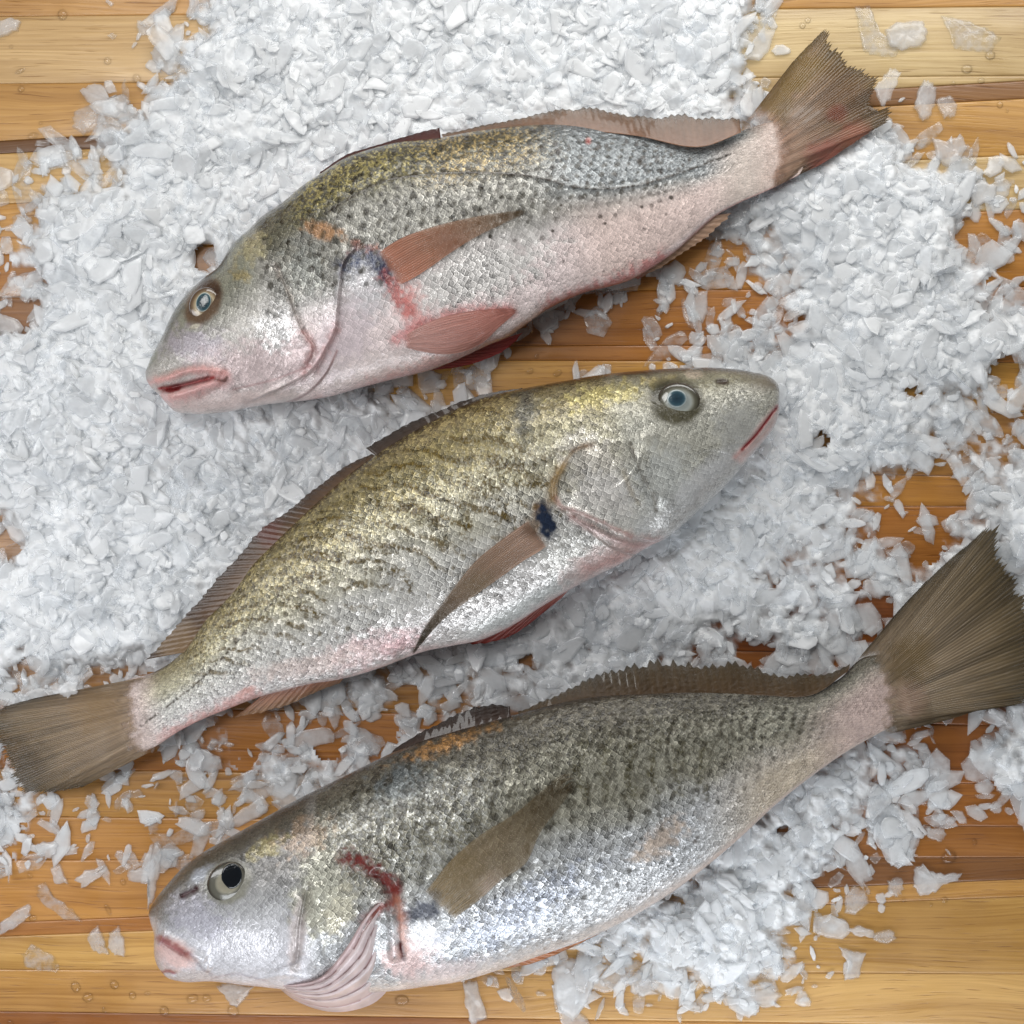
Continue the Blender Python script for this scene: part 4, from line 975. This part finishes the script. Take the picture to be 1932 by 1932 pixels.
def build_ice():
    rs = np.random.RandomState(11)
    # --- wet packed bed under the flakes
    n = 420
    gx, gy = np.meshgrid(np.linspace(-60, 1992, n), np.linspace(-60, 1992, n), indexing='ij')
    d = depth(gx, gy)
    nt = near_tail(gx, gy)
    z = slush_h(d)*np.where(nt, .6, 1) + (10*(fbm(gx*.03, gy*.03, 41)-.5)*2 + 7*(fbm(gx*.09, gy*.09, 47)-.5)*2)*sm(2, 5, d) - 6*(1-sm(1.8, 3.4, d))
    clear = 1 - sm(2.8, 6.0, d + 3.2*(fbm(gx*.045, gy*.045, 43)-.5)*2)*.93
    co = np.stack([(gx-N/2)*S, (N/2-gy)*S, z*S], -1).reshape(-1, 3)
    keep = (z > .6)
    f = gridfaces(n, n); f = f[keep.ravel()[f].all(1)]
    parts = [(co, f[:, [0, 1, 2]], 1), (None, f[:, [0, 2, 3]], 1)]
    cos = [co]; fs = [f[:, [0, 1, 2]], f[:, [0, 2, 3]]]; mi = [np.ones(len(f)*2, int)]
    cl = [clear.ravel()]; tc = [np.full((n*n, 3), .8)]
    base = n*n
    # --- flakes
    cand = []
    tries = 36000
    X = rs.uniform(-50, 1985, tries); Y = rs.uniform(-50, 1985, tries)
    D = depth(X, Y); I = inside(X, Y); T = near_tail(X, Y)
    # distance into fish: test shifted points
    deep = I.copy()
    for dx, dy in ((22, 0), (-22, 0), (0, 22), (0, -22)): deep &= inside(X+dx, Y+dy)
    dens = np.clip(D/9, 0, 1)**0.72
    ok = (rs.rand(tries) < dens*0.62) & ~deep
    cnt = 0
    for x, y, d0, ins, tl in zip(X[ok], Y[ok], D[ok], I[ok], T[ok]):
        q = rs.rand()
        if q < .30: r = rs.uniform(5, 11)
        elif q < .82: r = rs.uniform(11, 22)
        else: r = rs.uniform(22, 40)
        th = rs.uniform(1.8, 4.5)
        c, ff = flake(rs, r, rs.uniform(1, 3.2), th, rs.uniform(-.10, .28))
        am = .09 if d0 < 2.5 else .24
        if rs.rand() < .07: am = .9
        c = tilt(c, rs, am)
        top = slush_h(d0)
        z = top - 4 + rs.rand()**1.7*((1.15 - .055*d0)*d0 + 4)*(.6 if tl else 1)
        if tl: z = min(z, 20); c = c*np.array([1, 1, .4])
        elif ins: z = min(z + 14*rs.rand(), 62)
        c = c + np.array([0, 0, z])
        mn = c[:, 2].min()
        if mn < 1.0: c[:, 2] += 1.0 - mn
        w = np.stack([(x + c[:, 0] - N/2)*S, (N/2 - y + c[:, 1])*S, c[:, 2]*S], -1)
        cos.append(w); fs.append(ff + base); mi.append(np.zeros(len(ff), int)); base += len(w)
        k = np.clip(.66 - .026*d0 + .18*rs.randn(), .10, .88)
        nn = (len(w)-2)//4; rim = min(.96, k + .5)
        cl.append(np.r_[np.full(2*nn, rim), np.full(nn, .5*rim + .5*k), np.full(nn, k), k, k + .2])
        b = np.clip(.93 + .03*rs.randn(), .84, .97)
        tc.append(np.broadcast_to(np.array([b*.985, b*1.0, b*1.01]), (len(w), 3)))
        cnt += 1
    o = make_mesh('crushed_ice', np.concatenate(cos), np.concatenate(fs), False, {'clear': ('FLOAT', np.concatenate(cl)), 'skin': ('FLOAT_COLOR', np.concatenate(tc))}, [ICE, SLUSH])
    m = np.concatenate(mi)
    o.data.polygons.foreach_set('material_index', m.astype(np.int32))
    o.data.polygons.foreach_set('use_smooth', (m == 1) | (np.arange(len(m)) % 1 == 0))
    tag(o, kind='stuff')
    print('flakes', cnt)
build_ice()

# ------------------------------------------------------------------ single pieces of ice and water drops on the bare wood
def ice_chip(pts, z, label, thick=7, clear=.45, group=None, bump=1.0, name='ice_flake', sd=0):
    """one flat flake with its own traced outline, thickness and broken, sloping rim"""
    p = np.array(pts, float)
    c0 = p.mean(0)
    rs = np.random.RandomState(int(abs(c0[0]*7 + c0[1])) % 9973 + sd)
    q = []
    for k in range(len(p)):
        a, b = p[k], p[(k+1) % len(p)]
        for t in np.arange(0, 1, .25): q.append(a*(1-t) + b*t + (rs.randn(2)*1.6 if t else 0))
    q = np.array(q); n = len(q)
    rings = [(.97, 0), (1.0, .35), (.95, .8), (.80, 1.0), (.5, 1.05), (.22, 1.0)]
    co = []
    for k, h in rings:
        xy = c0 + (q-c0)*k
        hh = thick*h*(1 + .35*(fbm(xy[:, 0]*.06, xy[:, 1]*.06, 7)-.5)*2*bump) if h else np.zeros(n)
        co.append(np.stack([xy[:, 0], xy[:, 1], z + hh], -1))
    co = np.concatenate(co + [np.array([[c0[0], c0[1], z + thick]]), np.array([[c0[0], c0[1], z]])])
    f = []
    for k in range(len(rings)-1):
        for i in range(n):
            j = (i+1) % n; f += [(k*n+i, (k+1)*n+j, k*n+j), (k*n+i, (k+1)*n+i, (k+1)*n+j)]
    L = (len(rings)-1)*n
    for i in range(n):
        j = (i+1) % n; f += [(L+i, len(co)-2, L+j), (i, j, len(co)-1)]
    w = np.stack([(co[:, 0]-c0[0])*S, (c0[1]-co[:, 1])*S, (co[:, 2]-z)*S], -1)
    b = .86 + .05*rs.rand()
    clear = clear**.6
    cv = np.concatenate([np.full(n, v) for v in (min(.97, clear+.4), min(.97, clear+.4), clear+.15, clear, clear, clear)] + [[clear, clear]])
    o = make_mesh(name, w, np.array(f), True, {'clear': ('FLOAT', np.clip(cv + .10*(fbm(co[:, 0]*.05, co[:, 1]*.05, 9)-.5)*2, 0, 1)), 'skin': ('FLOAT_COLOR', np.full((len(w), 3), b))}, [ICE])
    o.location = ((c0[0]-N/2)*S, (N/2-c0[1])*S, z*S)
    tag(o, label, 'ice', group or 'ice flakes lying on the bare wood')
    return o
CHIPS = [
 ([(283,100),(300,78),(330,84),(345,108),(338,138),(318,144),(298,128)], 'rounded milky ice flake alone on pale wood above the upper fish', .35),
 ([(150,172),(172,160),(198,164),(208,186),(236,178),(248,192),(240,216),(214,222),(196,206),(168,196)], 'three lobed ice flake on orange plank in the upper left corner', .4),
 ([(140,212),(172,198),(206,210),(222,224),(236,244),(196,236),(158,258),(136,240)], 'thin spread ice film below the three lobed flake at upper left', .66),
 ([(0,40),(24,34),(42,42),(36,60),(0,72)], 'ice sliver cut by the left frame edge in the top corner', .5),
 ([(1612,14),(1640,10),(1660,60),(1700,84),(1690,108),(1640,104),(1628,96)], 'clear wide ice slab on pale wood right of the raised tail', .80),
 ([(1668,56),(1690,42),(1742,40),(1750,62),(1738,90),(1700,98),(1676,88)], 'milky oval ice lump on pale wood near the top right corner', .42),
 ([(1774,30),(1800,34),(1860,52),(1890,70),(1870,100),(1800,92)], 'almost clear ice film on the wood in the top right corner', .84),
 ([(1742,150),(1760,156),(1766,180),(1756,220),(1740,230),(1722,204),(1728,180)], 'upright pear shaped ice flake on orange plank right of the tail', .5),
 ([(1762,190),(1790,180),(1806,200),(1800,222),(1780,226)], 'small frosted ice flake beside the pear shaped one near tail', .6),
 ([(1756,260),(1782,268),(1810,252),(1826,280),(1812,310),(1786,318),(1764,300)], 'rounded ice lump at the edge of the ice on the far right', .4),
 ([(1820,356),(1850,340),(1880,352),(1874,380),(1838,392)], 'bright frosty ice lump on pale wood at right edge', .25),
 ([(1874,480),(1918,440),(1930,448),(1900,486),(1884,502)], 'narrow ice stick on orange wood at right frame edge', .45),
 ([(1722,1640),(1740,1628),(1752,1642),(1782,1650),(1816,1646),(1808,1660),(1780,1668),(1764,1684),(1734,1690),(1720,1672)], 'fish shaped ice flake with pointed tip on lower right wood', .32),
 ([(1690,1530),(1712,1524),(1736,1550),(1750,1572),(1738,1582),(1712,1566)], 'frosty crumbled ice lump on wood right of the lowest fish', .2),
 ([(1672,1600),(1690,1578),(1722,1566),(1714,1600),(1700,1622),(1680,1634)], 'slanted ice blade on wood right of the lowest fish', .38),
 ([(1744,1562),(1778,1560),(1786,1574),(1776,1588),(1750,1580)], 'squarish clear ice chip right of the crumbled frosty lump', .6),
 ([(1592,1690),(1612,1668),(1634,1680),(1640,1702),(1612,1726),(1592,1722)], 'oval glassy ice chip on wood at lower right', .62),
 ([(1672,1660),(1700,1654),(1706,1676),(1692,1692),(1676,1684)], 'small glassy ice lump between oval chip and pointed flake', .65),
 ([(1594,1752),(1620,1744),(1648,1754),(1650,1768),(1612,1764)], 'thin arched ice flake on lower right plank', .45),
 ([(1650,1758),(1678,1752),(1694,1768),(1672,1780),(1646,1772)], 'thin glassy ice flake joined to the arched one at lower right', .66),
 ([(1580,1784),(1600,1790),(1634,1796),(1628,1812),(1620,1844),(1592,1850),(1596,1812)], 'long hooked ice flake hanging off the lower right ice pile', .45),
 ([(1356,1880),(1380,1866),(1452,1860),(1478,1876),(1452,1900),(1410,1890),(1366,1896)], 'flat ice bar sticking out below the bright pile at bottom', .42),
 ([(1282,1888),(1300,1884),(1322,1896),(1324,1910),(1296,1904)], 'small pale ice chip on bottom plank left of the ice bar', .5),
 ([(872,1850),(900,1848),(908,1880),(920,1920),(890,1932),(878,1900)], 'long narrow ice flake under the belly of the lowest fish', .42),
 ([(1040,1830),(1060,1806),(1110,1800),(1150,1820),(1120,1850),(1108,1890),(1080,1926),(1056,1910),(1046,1880)], 'tall icicle shaped flake hanging below the pelvic fin of the lowest fish', .32),
 ([(1186,1850),(1204,1826),(1224,1840),(1236,1866),(1250,1874),(1212,1880),(1188,1870)], 'bubbly ice chip on bottom plank right of tall icicle flake', .5),
 ([(408,1860),(430,1852),(484,1858),(466,1880),(448,1900),(432,1890)], 'wedge of ice under the chin of the lowest fish', .5),
 ([(284,1592),(300,1586),(308,1604),(304,1640),(296,1672),(290,1700),(280,1720),(284,1668),(242,1660),(240,1644),(268,1634)], 'branching ice flake just left of the lowest snout', .4),
 ([(418,1522),(436,1526),(442,1548),(436,1566),(414,1556),(408,1532)], 'shell shaped ice flake on bare wood above the lowest head', .35),
 ([(140,1660),(160,1640),(200,1630),(206,1640),(176,1664),(158,1674)], 'slanted ice flake on wood below the middle tail', .42),
 ([(96,1636),(114,1628),(126,1656),(130,1668),(104,1666)], 'upright ice chip on wood at far left under the middle tail', .5),
 ([(68,1594),(84,1586),(110,1588),(108,1610),(88,1622),(70,1612)], 'spiky white ice chip at far left below the tail of middle fish', .35),
 ([(166,1764),(186,1744),(200,1780),(208,1800),(190,1800),(174,1790)], 'glassy ridged ice flake left of the lowest mouth', .55),
 ([(206,1758),(224,1744),(236,1770),(236,1804),(218,1802),(204,1786)], 'grey ice lump right beside the ridged flake near lowest mouth', .45),
 ([(40,1800),(60,1780),(98,1800),(112,1820),(110,1836),(50,1824)], 'nearly clear ice film on bottom left plank', .8),
 ([(0,1740),(30,1716),(56,1704),(60,1726),(34,1748),(0,1764)], 'ice flake touching the left edge beside melting film', .5),
 ([(66,1672),(86,1664),(100,1690),(140,1716),(156,1740),(120,1734),(80,1704)], 'long clear melting ice film on wood at lower left', .78),
]
for pts, lab, clr in CHIPS: ice_chip(pts, 0.6, lab, clear=clr, thick=9 if clr < .7 else 4)
ice_chip([(1636,182),(1652,160),(1666,142),(1688,150),(1680,176),(1668,204),(1650,214)], 56, 'wet translucent ice flake stuck to the frayed end of the raised tail', thick=6, clear=.5, group='ice flakes stuck to the fish')
ice_chip([(128,1284),(146,1276),(164,1282),(162,1302),(144,1312),(130,1304)], 60, 'small ice flake resting on the upper edge of the middle fish tail', thick=6, clear=.4, group='ice flakes stuck to the fish')

def droplet(x, y, rx, ry, rot, label):
    n, na = 7, 20
    a = np.linspace(0, 2*np.pi, na, endpoint=False)
    co = []
    for k in range(n):
        r = 1 - k/n
        h = math.sqrt(1 - r*r*.98)*.62*min(rx, ry)
        u = rx*r*np.cos(a); v = ry*r*np.sin(a); c, s_ = math.cos(rot), math.sin(rot)
        co.append(np.stack([(u*c - v*s_)*S, (u*s_ + v*c)*S, np.full(na, h*S)], -1))
    co = np.concatenate(co + [np.array([[0, 0, .62*min(rx, ry)*S]])])
    f = []
    for k in range(n-1):
        for i in range(na):
            j = (i+1) % na; f.append((k*na+i, k*na+j, (k+1)*na+j)); f.append((k*na+i, (k+1)*na+j, (k+1)*na+i))
    for i in range(na): f.append(((n-1)*na+i, (n-1)*na+(i+1) % na, n*na))
    o = make_mesh('water_droplet', co, np.array(f), True, None, [WATER])
    o.location = ((x-N/2)*S, (N/2-y)*S, 0.0001)
    tag(o, label, 'droplet', 'water droplets on the bare wood')
DROPS = [
 ('clear water bead on pale wood in the upper left corner', [(21,88,5,5),(203,115,9,10),(305,150,8,8),(258,148,10,12),(40,168,9,8),(118,28,12,14),(322,18,16,11),(338,55,5,5),(384,71,5,6),(287,163,8,6),(77,232,5,5),(38,134,14,6),(62,256,14,8)]),
 ('small water bead in the dark gap between planks at left', [(158,290,14,8),(212,294,8,6),(125,272,6,6),(242,276,9,7)]),
 ('water bead on pale wood beside the raised tail fin', [(1524,38,8,8),(1514,48,8,8),(1552,64,7,7),(1799,157,5,6),(1851,152,9,8),(1868,104,13,12)]),
 ('round water bead on orange plank at upper right', [(1977/1.0481,207/1.0481,8,9),(1991/1.0481,219/1.0481,4,5),(1908/1.0481,341/1.0481,4,4),(1824,130,14,12)]),
 ('water bead on the narrow yellow plank between upper and middle fish', [(1000,700,9,8),(1052,704,12,8),(1098,715,10,10),(1012,672,6,6)]),
 ('water bead beside the pointed ice flake on lower right wood', [(1838,1589,7,8),(1790,1618,20,16),(1782,1698,8,8),(1705,1698,5,5),(1757,1707,4,5),(1604,1625,8,6)]),
 ('water bead on lower left plank below the middle tail', [(57,1652,7,7),(232,1664,7,9),(204,1716,6,16),(62,1732,10,8)]),
 ('water bead on bottom plank left of the lowest chin', [(143,1862,12,15),(166,1882,14,12),(216,1858,11,12),(250,1878,9,11),(278,1874,9,5),(197,1906,5,9),(310,1908,12,14),(363,1885,16,12),(390,1884,11,11),(20,1930,8,9)]),
 ('large water bead on bottom plank under the lowest gill', [(440,1908,15,17),(758,1888,18,14),(1068,1932,8,6)]),
]
rs_ = np.random.RandomState(5)
for lab, L in DROPS:
    for (x, y, rx, ry) in L: droplet(x, y, rx*.74, ry*.74, rs_.rand()*.5, lab)
